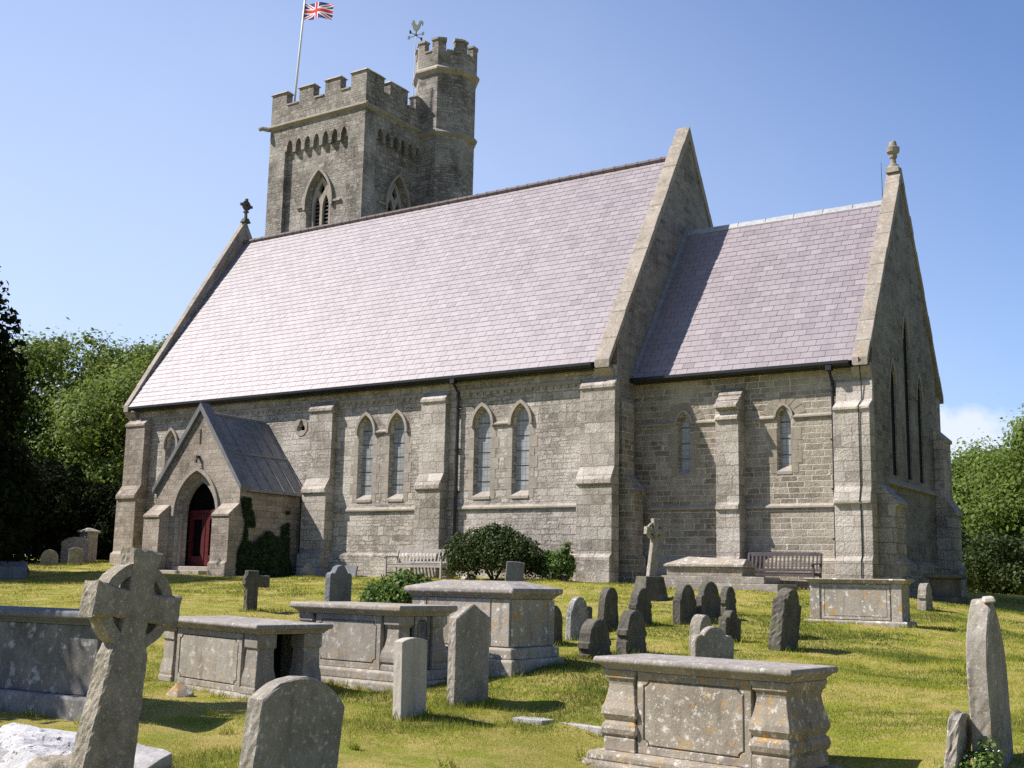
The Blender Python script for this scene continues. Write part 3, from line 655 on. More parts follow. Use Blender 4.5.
# --- chancel walls
ch_h = [(lancet(cx, .40, 3.15, 4.50, 4.97), lancet(cx, .32, 3.22, 4.50, 4.92)) for cx in (1.61, 4.675)]
mb = MB(); mb.panel(S(YC), [(0.001, -.9), (XE, -.9), (XE, HC), (0.001, HC)], ch_h, 0, .22)
mb.build('chancel_wall', MAT['chancel'], CH); MB().box(.001, XE, YC+CW-.5, YC+CW, -.9, HC).build('chancel_wall', MAT['chancel'], CH)
east = [(3.55, .50, 3.15, 5.75, 6.40), (5.02, .50, 3.15, 7.4, 8.10), (6.35, .50, 3.15, 5.75, 6.40)]
eh = [(lancet(a, b_, c, d, e), lancet(a, b_-.08, c+.08, d, e-.06)) for a, b_, c, d, e in east]
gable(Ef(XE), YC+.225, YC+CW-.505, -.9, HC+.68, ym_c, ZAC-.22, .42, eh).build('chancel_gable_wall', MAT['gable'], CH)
m = MB()
m.prism([(XE+.002, 2.6, 2.82), (XE+.1, 2.6, 2.86), (XE+.1, 2.6, 2.92), (XE+.002, 2.6, 3.02)], [(XE+.002, 7.75, 2.82), (XE+.1, 7.75, 2.86), (XE+.1, 7.75, 2.92), (XE+.002, 7.75, 3.02)])
m.build('string_course', MAT['trim'], CH)
m = MB(); m.prism([(XE+.002, 2.5, -.9), (XE+.12, 2.5, -.9), (XE+.12, 2.5, .7), (XE+.002, 2.5, .8)], [(XE+.002, 7.75, -.9), (XE+.12, 7.75, -.9), (XE+.12, 7.75, .7), (XE+.002, 7.75, .8)]); build_each(m, 'plinth', MAT['chancel'], CH)
for a, b_, c, d, e in east:
    m = MB(); m.panel(Ef(XE), lancet(a, b_-.025, c+.03, d, e-.03), [], .05, .08); p = m.build('east_lancet_window', MAT['darkglass'], CH)
    m = MB(); hood(m, Ef(XE), a, b_+.06, b_+.26, d-.1, e+.03, .15, -.022, -.002); m.build('hood_mould', MAT['trim'], p)
# --- window glazing (part) with sill as sub-part
def window(fr, cx, w_, z0, za, dg, sill_d, mat='glass', sill_mat='trim', name='lancet_window'):
    m = MB(); a = fr(cx-w_/2-.05, z0-.05, dg); b_ = fr(cx+w_/2+.05, za+.05, dg+.03)
    m.box(min(a[0], b_[0]), max(a[0], b_[0]), min(a[1], b_[1]), max(a[1], b_[1]), a[2], b_[2]); p = m.build(name, MAT[mat], CH)
    m = MB()
    for z in np.arange(z0+.42, za-.2, .46): q0 = fr(cx-w_/2, z, dg-.012); q1 = fr(cx+w_/2, z+.018, dg-.004); m.box(q0[0], q1[0], q0[1], q1[1], q0[2], q1[2])
    if m.v: build_each(m, 'saddle_bar', MAT['iron'], p)
    m = MB(); L = [(dg-.01, z0+.12), (-sill_d, z0-.05), (-sill_d, z0-.13), (dg-.01, z0-.13)]
    A = [fr(cx-w_/2-.07, z, d) for d, z in L]; B = [fr(cx+w_/2+.07, z, d) for d, z in L]; m.prism(A, B); m.build('sill', MAT[sill_mat], p)
    return p
NWIN = [(cx, w_, window(S(0), cx, w_-.13, 2.62, 5.30, .15, .03)) for cx, w_ in naveL+[(-19.2, .6)]]
CWIN = [(cx, window(S(YC), cx, .32, 3.22, 4.92, .17, .012)) for cx in (1.61, 4.675)]
m = MB(); m.box(-12.75, -12.2, .17, .19, 4.9, 5.5); m.build('trefoil_window', MAT['darkglass'], CH)
m = MB()
m.panel(S(0), [(-12.46+.3*math.sin(t), 5.2+.33*math.cos(t)+(.04 if math.cos(t) > .9 else 0)) for t in np.linspace(0, 2*PI, 24, endpoint=False)], [tref], -.02, -.002); m.build('trefoil_surround', MAT['trim'], CH)
# hood moulds over the nave lancets, with the short string that links each pair
for cx, w_, p in NWIN: m = MB(); hood(m, S(0), cx, w_+.06, w_+.24, 4.84, 5.42, .12, -.085, -.002, .07); m.build('hood_mould', MAT['trim'], p)
for a, b_ in ((-9.02, -8.53), (-4.23, -3.64)): m = MB(); string(m, a, b_, -.002, 4.84, .07, .1); m.build('string_course', MAT['trim'], CH)
# dressed jambs flush round the nave lancets
def jambs(m, cx, w_, z0, zs, fr):
    z = z0; k = 0
    while z < zs-.1:
        h = .36 if k % 2 else .28; wd = .30 if k % 2 else .19
        for s_ in (-1, 1):
            x0 = cx+s_*(w_/2+.004); x1 = cx+s_*(w_/2+wd); a = fr(min(x0, x1), z, -.008); b_ = fr(max(x0, x1), min(z+h-.008, zs), -.001)
            m.box(a[0], b_[0], a[1], b_[1], a[2], b_[2])
        z += h; k += 1

for cx, w_, p in NWIN: m = MB(); jambs(m, cx, w_, 2.5, 4.74, S(0)); build_each(m, 'jamb_stones', MAT['trim'], p)
# radiating voussoirs round the chancel lancets
for cx, p in CWIN:
    m = MB(); zc = 4.55; nn = 9
    for k in range(nn):
        t0 = PI*(k+.06)/nn; t1 = PI*(k+.94)/nn
        L = [(cx-math.cos(t)*r_, zc+math.sin(t)*r_*(1.06 if r_ > .5 else 1.5)) for t, r_ in ((t0, .345), (t1, .345), (t1, .70), (t0, .70))]
        m.panel(S(YC), L, [], -.010, -.001)
    jambs(m, cx, .42, 3.12, 4.5, S(YC)); m.build('arch_stones', MAT['chancel_trim'], p)

# --- porch
PX0, PX1, PY = -16.22, -12.15, -3.0; PC = (PX0+PX1)/2
mb = MB()
mb.panel(S(PY), [(PX0, -.8), (PX1, -.8), (PX1, 2.86), (PC, 5.45), (PX0, 2.86)],
         [(([(PC-1.0, .02)]+arch_pts(PC-.02, 2.0, 2.02, 3.42, 12)+[(PC+.96, .02)]), ([(PC-.78, .02)]+arch_pts(PC-.02, 1.52, 2.02, 3.1, 12)+[(PC+.74, .02)]))], 0, .34)
mb.box(PX1-.3, PX1, PY+.345, -.005, -.8, 2.80); mb.box(PX0, PX0+.3, PY+.345, -.005, -.8, 2.80)
porch = mb.build('porch', MAT['porch'], CH)
m = MB()
hood(m, S(PY), PC-.02, 2.04, 2.26, 2.02, 3.45, .14, -.07, -.002, .08)
hood(m, S(PY+.18), PC-.02, 1.5, 1.74, 2.02, 3.10, .16, 0, .1)
for s_ in (-1, 1):
    m.lathe(PC-.02+s_*.88, PY+.17, [(.05, .10), (.2, .10), (.22, .075), (1.85, .07), (1.88, .10), (1.95, .11), (2.02, .13)], 10)
m.build('porch_arch', MAT['trim'], porch)
m = MB()   # slit above the arch
m.box(PC-.04, PC+.04, PY-.006, PY+.02, 4.35, 4.85); m.build('porch_slit', MAT['dark'], porch)
m = MB(); m.box(PC-.04, PC+.04, PY-.12, PY-.002, 3.86, 3.95); m.tube([(PC, PY-.10, 3.87), (PC, PY-.15, 3.72)], .03, 8, .05); m.build('porch_lamp', MAT['iron'], porch)
# coping of the porch gable
m = MB()
y0, y1 = PY-.10, PY+.30
for s_ in (-1, 1):
    xf = PC+s_*(2.035+.12); L = [(xf, 2.72), (xf, 2.92), (PC, 5.76), (PC, 5.50)]
    A = [(x, y0, z) for x, z in L]; B = [(x, y1, z) for x, z in L]; m.prism(A, B)
m.build('porch_coping', MAT['slate_blue'], porch)
# lead roof with rolls
m = MB()
for s_ in (-1, 1):
    xf = PC+s_*2.16
    m.prism([(xf, y1, 2.80), (PC, y1, 5.42), (PC, y1, 5.34), (xf, y1, 2.72)], [(xf, -.006, 2.80), (PC, -.006, 5.42), (PC, -.006, 5.34), (xf, -.006, 2.72)])
    for y in np.linspace(y1+.05, -.08, 6):
        m.tube([(xf, y, 2.81), (PC, y, 5.43)], .028, 6)
    xm = (xf+PC)/2+s_*.06; zm = 4.11-.073
    m.prism([(xm+s_*.03, y1, zm-.02), (xm-s_*.03, y1, zm+.055), (xm+s_*.005, y1, zm+.055), (xm+s_*.05, y1, zm-.0)], [(xm+s_*.03, -.006, zm-.02), (xm-s_*.03, -.006, zm+.055), (xm+s_*.005, -.006, zm+.055), (xm+s_*.05, -.006, zm)])
m.tube([(PC, y1, 5.44), (PC, -.05, 5.44)], .05, 8)
m.build('porch_roof', MAT['lead'], porch)
m = MB(); m.box(PX1+.005, PX1+.11, PY+.28, -.02, 2.70, 2.79); m.tube([(PX1+.06, -.16, 2.75), (PX1+.06, -.16, -.3)], .045, 8); m.build('porch_gutter', MAT['iron'], porch)
PB = [(.50, -.8), (.50, .38), (.42, .44), (.42, 1.86), (.46, 1.88), (.46, 1.96), (.0, 2.34)]
for cx in (PX0+.34, PX1-.38):
    m = MB(); L = [(0.0, PB[0][1])]+PB; n = len(L); A = [(cx-.40, PY-d, z) for d, z in L]; B = [(cx+.40, PY-d, z) for d, z in L]
    m.add(A+B, [(k, (k+1) % n, (k+1) % n+n, k+n) for k in range(n)]); tr = tessellate_polygon([[Vector((d, z, 0)) for d, z in L]])
    m.add(A, [tuple(t) for t in tr]); m.add(B, [tuple(t) for t in tr]); bevel(m.build('porch_buttress', MAT['porch'], porch), .012, 1, 50)
# red inner door with glazed panels, dark fanlight
m = MB(); yd = PY+.46
m.box(PC-.9, PC+.9, yd+.1, yd+.12, 0, 3.3); m.build('fanlight', MAT['darkglass'], porch)
m = MB()
for s_ in (-1, 1):
    xa, xb = PC+s_*.015, PC+s_*.80; x0, x1 = min(xa, xb), max(xa, xb); wdt = .17
    m.box(x0, x0+wdt, yd, yd+.06, .30, 2.05); m.box(x1-wdt, x1, yd, yd+.06, .30, 2.05); m.box(x0+wdt, x1-wdt, yd, yd+.06, 1.84, 2.05); m.box(x0+wdt, x1-wdt, yd, yd+.06, .30, .62)
m.box(PC-.84, PC+.84, yd-.02, yd+.08, 2.052, 2.16)
bevel(m.build('porch_door', MAT['red'], porch), .008, 1)
m = MB(); m.box(PC-1.0, PC+1.0, PY-.02, PY+.45, -.4, .27); m.box(PC-1.2, PC+.78, PY-.42, PY-.021, -.4, .13); bevel(m.build('porch_step', MAT['step'], porch), .02, 2)

# --- tower
TX0, TX1, TY0, TY1, ZS, ZC, ZM = -25.95, -19.6, 10.72, 17.05, 22.55, 23.62, 24.46
def tower_face(fr, u0, u1, rec, ncorb, wc, aw, wzs, wza, tint):
    m = MB(); ra, rb = rec
    top = []; zt = 21.16; n = ncorb; stepw = (rb-ra)/n
    for k in range(n):
        c = ra+stepw*(k+.5); top += arch_pts(c, stepw*.62, 21.32, 21.72, 3) if True else []
    hole = [(ra, 9.0), (ra, zt)]
    for k in range(n):
        c = ra+stepw*(k+.5); a = stepw*.31
        hole += [(c-a, zt+.02)] + arch_pts(c, 2*a, 21.34, 21.74, 3) + [(c+a, zt+.02)]
        if k < n-1: hole += [(c+a+.03, zt-.10), (c+stepw-a-.03, zt-.10)]
    hole += [(rb, zt), (rb, 9.0)]
    m.panel(fr, [(u0, 8), (u1, 8), (u1, ZS), (u0, ZS)], [hole], 0, .22)
    m.panel(fr, [(ra-.1, 8.9), (rb+.1, 8.9), (rb+.1, 22.2), (ra-.1, 22.2)], [(lancet(wc, aw, 15.2, wzs, wza, 12), lancet(wc, aw-.4, 15.4, wzs, wza-.25, 12))], .221, .62)
    return m
m = tower_face(S(TY0), TX0, TX1, (-24.85, -20.62), 7, -22.57, 1.62, 18.15, 19.80, 0)
tower = m.build('tower', MAT['tower'], CH)
m = tower_face(Ef(TX1), TY0+.225, TY1, (11.6, 15.75), 7, 13.62, 1.62, 18.15, 19.80, 0)
m.box(TX0, TX0+.5, TY0+.23, TY1, 8, ZS); m.box(TX0+.51, TX1-.25, TY1-.5, TY1-.003, 8, ZS)
m.box(TX0+.05, TX1-.05, TY0+.05, TY1-.05, ZS+.005, ZS+.2)
m.build('tower_side_wall', MAT['tower'], tower)
# string under the parapet with a gargoyle at the south-west corner
m = MB()
for a, b_, fr in ((TX0-.16, TX1+.16, S(TY0)), (TY0, TY1, Ef(TX1))):
    L = [(0.003, ZS-.1), (-.15, ZS+.02), (-.15, ZS+.09), (.003, ZS+.2)]; m.prism([fr(a, z, d) for d, z in L], [fr(b_, z, d) for d, z in L])
m.box(TX0-.15, TX0-.003, TY0+.02, TY1, ZS-.05, ZS+.1)
m.tube([(TX0-.05, TY0-.05, ZS-.02), (TX0-.3, TY0-.3, ZS+.02), (TX0-.42, TY0-.42, ZS-.06)], .13, 8, .1)
m.build('tower_string_course', MAT['trim'], tower)
# battlements
m = MB(); t = .42
m.box(TX0, TX1, TY0, TY0+t, ZS+.21, ZC); m.box(TX1-t, TX1, TY0+t+.002, TY1, ZS+.21, ZC); m.box(TX0, TX0+t, TY0+t+.002, TY1, ZS+.21, ZC); m.box(TX0+t+.002, TX1-t-.002, TY1-t, TY1, ZS+.21, ZC)
capm = MB()
def merlon(x0, x1, y0, y1):
    m.box(x0, x1, y0, y1, ZC+.001, ZM-.1); e = .07
    capm.hexa([(x0-e, y0-e, ZM-.099), (x1+e, y0-e, ZM-.099), (x1+e, y1+e, ZM-.099), (x0-e, y1+e, ZM-.099), (x0+.08, y0+.08, ZM+.05), (x1-.08, y0+.08, ZM+.05), (x1-.08, y1-.08, ZM+.05), (x0+.08, y1-.08, ZM+.05)])
def sillcap(x0, x1, y0, y1): capm.box(x0+.07, x1-.07, y0-.05, y1+.05, ZC+.001, ZC+.08)
sx = [(-25.95, -24.93), (-24.06, -23.09), (-22.30, -21.30), (-20.60, -19.60)]
for a, b_ in sx: merlon(a, b_, TY0, TY0+t); merlon(a, b_, TY1-t, TY1)
for (a, b_), (c, d) in zip(sx, sx[1:]): sillcap(b_, c, TY0, TY0+t)
ey = [(TY0+t, 12.05), (12.52, 13.9), (14.55, 16.2)]
for i, (a, b_) in enumerate(ey):
    if i: merlon(TX1-t, TX1, a, b_); merlon(TX0, TX0+t, a, b_)
m.box(TX1-t, TX1, TY0+t+.002, 12.05, ZC+.001, ZM-.1)
capm.hexa([(TX1-t-.07, TY0+t+.06, ZM-.099), (TX1+.07, TY0+t+.06, ZM-.099), (TX1+.07, 12.12, ZM-.099), (TX1-t-.07, 12.12, ZM-.099), (TX1-t+.08, TY0+t+.06, ZM+.05), (TX1-.08, TY0+t+.06, ZM+.05), (TX1-.08, 11.97, ZM+.05), (TX1-t+.08, 11.97, ZM+.05)])
for a, b_ in ((12.05, 12.52), (13.9, 14.55)): capm.box(TX1-t-.05, TX1+.05, a+.07, b_-.07, ZC+.001, ZC+.08)
par = m.build('battlement', MAT['tower'], tower); build_each(capm, 'battlement_cap', MAT['trim'], tower)
# stair turret
TCX, TCY, TR = -19.25, 16.55, 1.50/math.cos(PI/8)
m = MB(); ph = PI/8
m.lathe(TCX, TCY, [(8, TR), (22.30, TR)], 8, ph)
m.lathe(TCX, TCY, [(22.31, TR), (25.75, TR)], 8, ph)
m.build('turret', MAT['tower'], tower)
m = MB()
m.lathe(TCX, TCY, [(22.25, TR+.02), (22.38, TR+.16), (22.46, TR+.16), (22.62, TR+.02)], 8, ph)
m.lathe(TCX, TCY, [(25.62, TR+.02), (25.80, TR+.2), (25.90, TR+.2), (26.05, TR+.06)], 8, ph)
build_each(m, 'turret_string', MAT['trim'], tower)
m = MB(); c2 = MB(); t = .32
rad = TR+.05
for k in range(8):
    a0, a1 = ph+k*PI/4, ph+(k+1)*PI/4
    P0 = Vector((TCX+rad*math.cos(a0), TCY+rad*math.sin(a0), 0)); P1 = Vector((TCX+rad*math.cos(a1), TCY+rad*math.sin(a1), 0))
    q0 = Vector((TCX+(rad-t)*math.cos(a0), TCY+(rad-t)*math.sin(a0), 0)); q1 = Vector((TCX+(rad-t)*math.cos(a1), TCY+(rad-t)*math.sin(a1), 0))
    def seg(f0, f1, z0, z1, mm, grow=0.0):
        o0 = P0.lerp(P1, f0); o1 = P0.lerp(P1, f1); i0 = q0.lerp(q1, f0); i1 = q0.lerp(q1, f1)
        nrm = ((P0+P1)/2-Vector((TCX, TCY, 0))).normalized()*grow
        o0, o1, i0, i1 = o0+nrm, o1+nrm, i0-nrm, i1-nrm
        mm.hexa([(p.x, p.y, z0) for p in (o0, o1, i1, i0)]+[(p.x, p.y, z1) for p in (o0, o1, i1, i0)])
    seg(0, 1, 26.0, 26.85, m); seg(0, .31, 26.851, 27.45, m); seg(.69, 1, 26.851, 27.45, m)
    seg(0, .34, 27.451, 27.56, c2, .05); seg(.66, 1, 27.451, 27.56, c2, .05); seg(.34, .66, 26.851, 26.92, c2, .05)
m.build('turret_battlement', MAT['tower'], tower); build_each(c2, 'turret_cap', MAT['trim'], tower)
m = MB(); m.lathe(TCX, TCY, [(25.95, TR-.2), (26.2, TR-.2)], 8, ph); m.build('turret_roof', MAT['lead'], tower)
# belfry windows: Y tracery, louvres
def belfry(fr, wc):
    m = MB(); zs, za = 18.15, 19.55
    out = lancet(wc, 1.24, 15.4, zs, za, 12)
    h1 = lancet(wc-.29, .42, 15.5, 17.95, 18.6, 6); h2 = lancet(wc+.29, .42, 15.5, 17.95, 18.6, 6)
    h3 = [(wc, 18.62), (wc-.2, 18.9), (wc, 19.3), (wc+.2, 18.9)]
    m.panel(fr, out, [h1, h2, h3], .40, .56); w_ = m.build('belfry_window', MAT['trim'], CH)
    m = MB()
    for z in np.arange(15.6, 18.6, .2):
        for s_ in (-.29, .29):
            L = [(.50, z), (.66, z+.14), (.66, z+.17), (.50, z+.03)]; m.prism([fr(wc+s_-.2, zz_, d) for d, zz_ in L], [fr(wc+s_+.2, zz_, d) for d, zz_ in L])
    m.build('louvre', MAT['louvre'], w_)
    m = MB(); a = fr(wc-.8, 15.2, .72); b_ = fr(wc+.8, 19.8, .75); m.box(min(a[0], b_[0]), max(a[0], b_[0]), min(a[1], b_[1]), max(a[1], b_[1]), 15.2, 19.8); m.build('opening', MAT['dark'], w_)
    m = MB(); hood(m, fr, wc, 1.66, 1.92, 18.15, 19.82, .15, .09, .219, .25)
    for s_ in (-1, 1):
        a = fr(wc+s_*.96, 18.06, .12); b_ = fr(wc+s_*1.45, 18.16, .219); m.box(min(a[0], b_[0]), max(a[0], b_[0]), min(a[1], b_[1]), max(a[1], b_[1]), 18.06, 18.16)
    m.build('hood_mould', MAT['trim'], w_)
belfry(S(TY0), -22.57); belfry(Ef(TX1), 13.62)
m = MB(); m.box(TX1+.0, TX1+.01, 0, 0, 0, 0) if False else None

# ------------------------------------------------------------------ gravestones
def seg_resample(L, step):
    out = []
    for i, p in enumerate(L):
        q = L[(i+1) % len(L)]; d = math.hypot(q[0]-p[0], q[1]-p[1]); k = max(1, int(d/step))
        for j in range(k): out.append((p[0]+(q[0]-p[0])*j/k, p[1]+(q[1]-p[1])*j/k))
    return out
def slab_mesh(L, t, rough=.004, bev=.012, step=.045, seed=1, sides=3, face_rough=.0):
    """standing slab, broad faces toward +x and -x, outline in (y,z)"""
    rnd = random.Random(seed); L = seg_resample(L, step)
    cy = sum(p[0] for p in L)/len(L); cz = sum(p[1] for p in L)/len(L)
    def ring(x, inset, j):
        o = []
        for k, (y, z) in enumerate(L):
            a = L[k-1]; b = L[(k+1) % len(L)]; tx, tz = b[0]-a[0], b[1]-a[1]; n = math.hypot(tx, tz) or 1
            ny, nz_ = tz/n, -tx/n
            if (y-cy)*ny+(z-cz)*nz_ < 0 and False: ny, nz_ = -ny, -nz_
            e = -inset+rnd.uniform(-j, j); o.append((x+rnd.uniform(-j, j)*.5, y+ny*e, z+nz_*e))
        return o
    ar = sum(L[k-1][0]*L[k][1]-L[k][0]*L[k-1][1] for k in range(len(L)))
    if ar < 0: L.reverse()
    h = t/2; rings = [ring(h, bev, rough*.4), ring(h-bev, 0, rough)]
    for k in range(sides): rings.append(ring(h-bev-(t-2*bev)*(k+1)/(sides+1), 0, rough*1.5))
    rings += [ring(-h+bev, 0, rough), ring(-h, bev, rough*.4)]
    m = MB(); m.loft(rings, cap=False)
    for r_, fl in ((rings[0], 1), (rings[-1], 0)):
        tr = tessellate_polygon([[Vector((p[1], p[2], 0)) for p in r_]]); m.add(r_, [tuple(t_) for t_ in tr])
    return m
def arc(cy, cz, r_, a0, a1, n=8): return [(cy+r_*math.cos(R(a0+(a1-a0)*k/n)), cz+r_*math.sin(R(a0+(a1-a0)*k/n))) for k in range(n+1)]
B0 = -.35
def o_round(w_, h): a = w_/2; return [(-a, B0), (a, B0)]+arc(0, h-a, a, 0, 180, 14)
def o_segment(w_, h, s_): a = w_/2; r_ = (a*a+s_*s_)/(2*s_); th = math.degrees(math.asin(a/r_)); return [(-a, B0), (a, B0)]+arc(0, h-r_, r_, 90-th, 90+th, 10)
def o_shoulder(w_, h, sh=.07): a = w_/2; r_ = a-sh; return [(-a, B0), (a, B0), (a, h-r_-.02), (a-.015, h-r_+.01), (r_, h-r_+.015)]+arc(0, h-r_, r_, 8, 172, 12)+[(-r_, h-r_+.015), (-a+.015, h-r_+.01), (-a, h-r_-.02)]
def o_point(w_, h, s_): a = w_/2; return [(-a, B0), (a, B0), (a, h-s_), (0, h), (-a, h-s_)]
def o_gothic(w_, h, zs): return [(-w_/2, B0)]+arch_pts(0, w_, zs, h, 10)+[(w_/2, B0)]
def o_ogee(w_, h):
    a = w_/2; r_ = [(a, h-.26), (a*.97, h-.19), (a*.80, h-.15), (a*.66, h-.17), (a*.52, h-.12), (a*.34, h-.04), (0, h)]
    return [(-a, B0), (a, B0)]+r_+[(-y, z) for y, z in reversed(r_[:-1])]
def o_lobed(w_, h):
    a = w_/2
    return [(-a, B0), (a, B0), (a, h-.20)]+arc(a-.09, h-.20, .09, 10, 120, 5)+arc(0, h-a*.62, a*.62, 20, 160, 9)+arc(-a+.09, h-.20, .09, 60, 170, 5)+[(-a, h-.20)]
def o_notched(w_, h):
    a = w_/2; r_ = a-.05
    rt = [(a, h-r_-.20), (a-.035, h-r_-.19), (a-.035, h-r_-.12), (a, h-r_-.11), (a, h-r_-.04), (a-.04, h-r_-.02)]
    return [(-a, B0), (a, B0)]+rt+arc(0, h-r_, r_, 5, 175, 12)+[(-y, z) for y, z in reversed(rt)]
def headstone(x, y, L, t, mat, label, lean=0, tip=0, yaw=0, seed=1, rough=.0022, dz=0.0, tuft=True, group='headstones in the churchyard', cat='headstone', bev=.012):
    o = slab_mesh(L, t, rough, bev, .045, seed).build('headstone', MAT[mat], None)
    o.location = (x, y, g(x, y)+dz); o.rotation_euler = (R(-lean), R(tip), R(yaw)); tag(o, label, cat, group)
    if tuft: TUFT_SPOTS.append((x, y, max(.16, .30*max(abs(p[0]) for p in L)/.3), 260, .11))
    return o
H = headstone
# foreground
H(10.88, -24.22, o_segment(.80, .93, .17), .15, 'stone_mid', 'leaning foreground headstone with a low rounded top and orange-brown lichen', 7, 0, 0, 3, .004)
H(8.97, -20.50, o_segment(.35, .78, .035), .13, 'stone_pale', 'small clean pale headstone with slightly curved top beside the pointed grey one', -1, 0, -8, 4, .001, bev=.006)
H(8.97, -19.5, o_point(.53, 1.04, .15), .13, 'stone_mid', 'tall grey headstone with a pointed gable top in front of the big chest tomb', 0, 0, -8, 5, .003)
H(14.34, -19.55, o_gothic(.72, 1.36, .72), .17, 'stone_mid', 'tallest headstone, thick with a gothic top, near the right edge of the lawn', 1, -2, 0, 6, .003)
m = MB(); m.frustum(0, 0, 0, .05, .075, .045, .04, .06); o = bevel(m.build('coping_fragment', MAT['stone_pale']), .012, 2)
o.location = (14.36, -19.58, g(14.34, -19.55)+1.335); o.rotation_euler = (R(4), R(-6), R(20)); tag(o, 'small pale stone block lying on top of the tallest headstone', 'stone block')
H(14.13, -19.98, o_segment(.45, .56, .10), .10, 'stone_mid', 'low slab leaning against the side of the tallest headstone', 14, 4, 0, 7, .006)
# middle rows
H(6.55, -13.1, o_shoulder(.56, .70, .05), .11, 'stone_white', 'pale white-lichened headstone with rounded top, leftmost of the small rows', 0, 2, 0, 8)
H(6.2, -11.5, o_round(.46, .76), .14, 'stone_dark', 'dark narrow headstone with rounded top leaning on a broken slab', 6, 3, 0, 9)
H(6.14, -11.2, o_point(.52, .52, .12), .10, 'stone_dark', 'low broken dark slab propped behind the narrow round headstone', -9, 0, 4, 10, .012)
H(6.05, -11.95, o_segment(.22, .42, .03), .16, 'stone_dark', 'short square footstone standing left of the narrow round headstone', 0, 0, 0, 11)
H(6.42, -10.6, o_notched(.62, .68), .17, 'stone_dark', 'dark round-topped headstone with notched shoulders in the back row', 0, 0, 0, 12)
H(8.26, -15.5, o_notched(.64, .53), .19, 'stone_dark', 'squat dark headstone with notched shoulders, nearest behind the foreground chest tomb', -2, 0, 0, 13)
H(8.38, -14.65, o_notched(.62, .62), .18, 'stone_dark', 'grey notched headstone standing right of the squat dark one', 3, 0, 0, 14)
H(6.78, -9.5, o_shoulder(.70, .72, .06), .17, 'stone_dark', 'broad dark headstone with a raised round head, left of a touching pair', 1, 0, 0, 15)
H(6.92, -8.75, o_shoulder(.72, .72, .07), .15, 'stone_dark', 'dark shouldered headstone, right of a touching pair', 2, 0, -6, 16)
H(6.66, -7.2, o_notched(.56, .60), .15, 'stone_dark', 'small dark notched headstone farthest back, near the stepped tomb', 0, 0, 0, 17)
H(8.82, -12.15, o_shoulder(.50, .52, .12), .15, 'stone_dark', 'small headstone with stepped shoulders leaning slightly right', 5, 0, -5, 18)
H(8.97, -13.6, o_round(.40, .52), .18, 'stone_mid', 'small round-headed stone partly hidden behind a lobed headstone', 3, 3, 0, 19)
H(10.02, -15.5, o_lobed(.64, .52), .12, 'stone_mid', 'grey headstone with three-lobed top just behind the foreground chest tomb', 2, 0, -28, 20)
H(9.92, -12.7, o_shoulder(.62, .93, .10), .20, 'stone_dark', 'tallest dark headstone of the small rows, leaning right with worn shoulders', 12, 2, -4, 21, .008)
H(9.3, -10.95, o_round(.78, .66), .15, 'stone_dark', 'wide round headstone peeping out behind the tallest dark leaning one', 0, 0, 0, 22)
H(9.02, -1.10, o_notched(.60, .62), .20, 'stone_mid', 'lone small headstone on the lawn by the chancel corner', 2, 0, 0, 23)
H(6.62, -14.0, o_round(.50, .62), .12, 'stone_dark', 'dark stone half hidden behind the end of the hipped chest tomb', 0, 0, 0, 24)
H(.25, -11.9, o_ogee(.74, .92), .14, 'slate_blue', 'blue-grey headstone with scalloped top behind the long chest tomb', 0, 0, 6, 25)
H(-.80, -3.9, o_segment(.48, .62, .02), .08, 'slate_blue', 'thin blue-grey slab leaning in front of the round evergreen bush', 4, 4, -50, 26)
H(-10.6, -1.3, o_ogee(.48, .45), .12, 'stone_mid', 'small stone by the church wall left of the pale bench', 0, 0, -50, 27)
# far left, under the trees
H(-23.9, -.4, o_segment(1.05, 1.0, .18), .5, 'tomb_grey', 'broad pale weathered stone under the trees at far left', 0, 0, -50, 28, .02)
H(-22.6, -2.5, o_round(.62, .60), .12, 'stone_mid', 'small round headstone among the trees at far left', 0, 0, -48, 29)
H(-21.6, -2.1, o_segment(.5, .62, .06), .12, 'stone_mid', 'small flat-topped headstone beside the broad stone under the trees', 0, 0, -48, 30)
m = MB(); m.sqlathe(0, 0, [(-.3, .26), (1.22, .26), (1.225, .34), (1.29, .34), (1.42, .06)]); o = bevel(m.build('stone_pier', MAT['tomb_grey']), .02, 2)
o.location = (-25.0, .95, g(-25, .95)); tag(o, 'square stone pier with pyramid cap beneath the trees at far left', 'pier')
m = MB(); m.panel(lambda u, v, d: (u, -d*.9+.45, v), seg_resample([(-.9, -.3), (.9, -.3), (.86, .28), (.5, .42), (-.5, .46), (-.85, .3)], .12), [], 0, 1)
o = bevel(m.build('kerb_tomb', MAT['slate_blue']), .05, 2); o.location = (-15.2, -9.0, g(-15.2, -9)); o.rotation_euler = (0, 0, R(-35)); tag(o, 'low dark coped grave slab in tree shade at far left', 'grave slab')
m = MB(); m.lathe(0, 0, [(-.2, .5), (.15, .46), (.4, .3), (.5, .1)], 12); o = m.build('grave_mound', MAT['stone_dark'], smooth=True); o.location = (-16.6, -7.9, g(-16.6, -7.9)); o.scale = (1.2, .7, 1); tag(o, 'small dark rounded stone beside the coped slab in tree shade', 'stone')

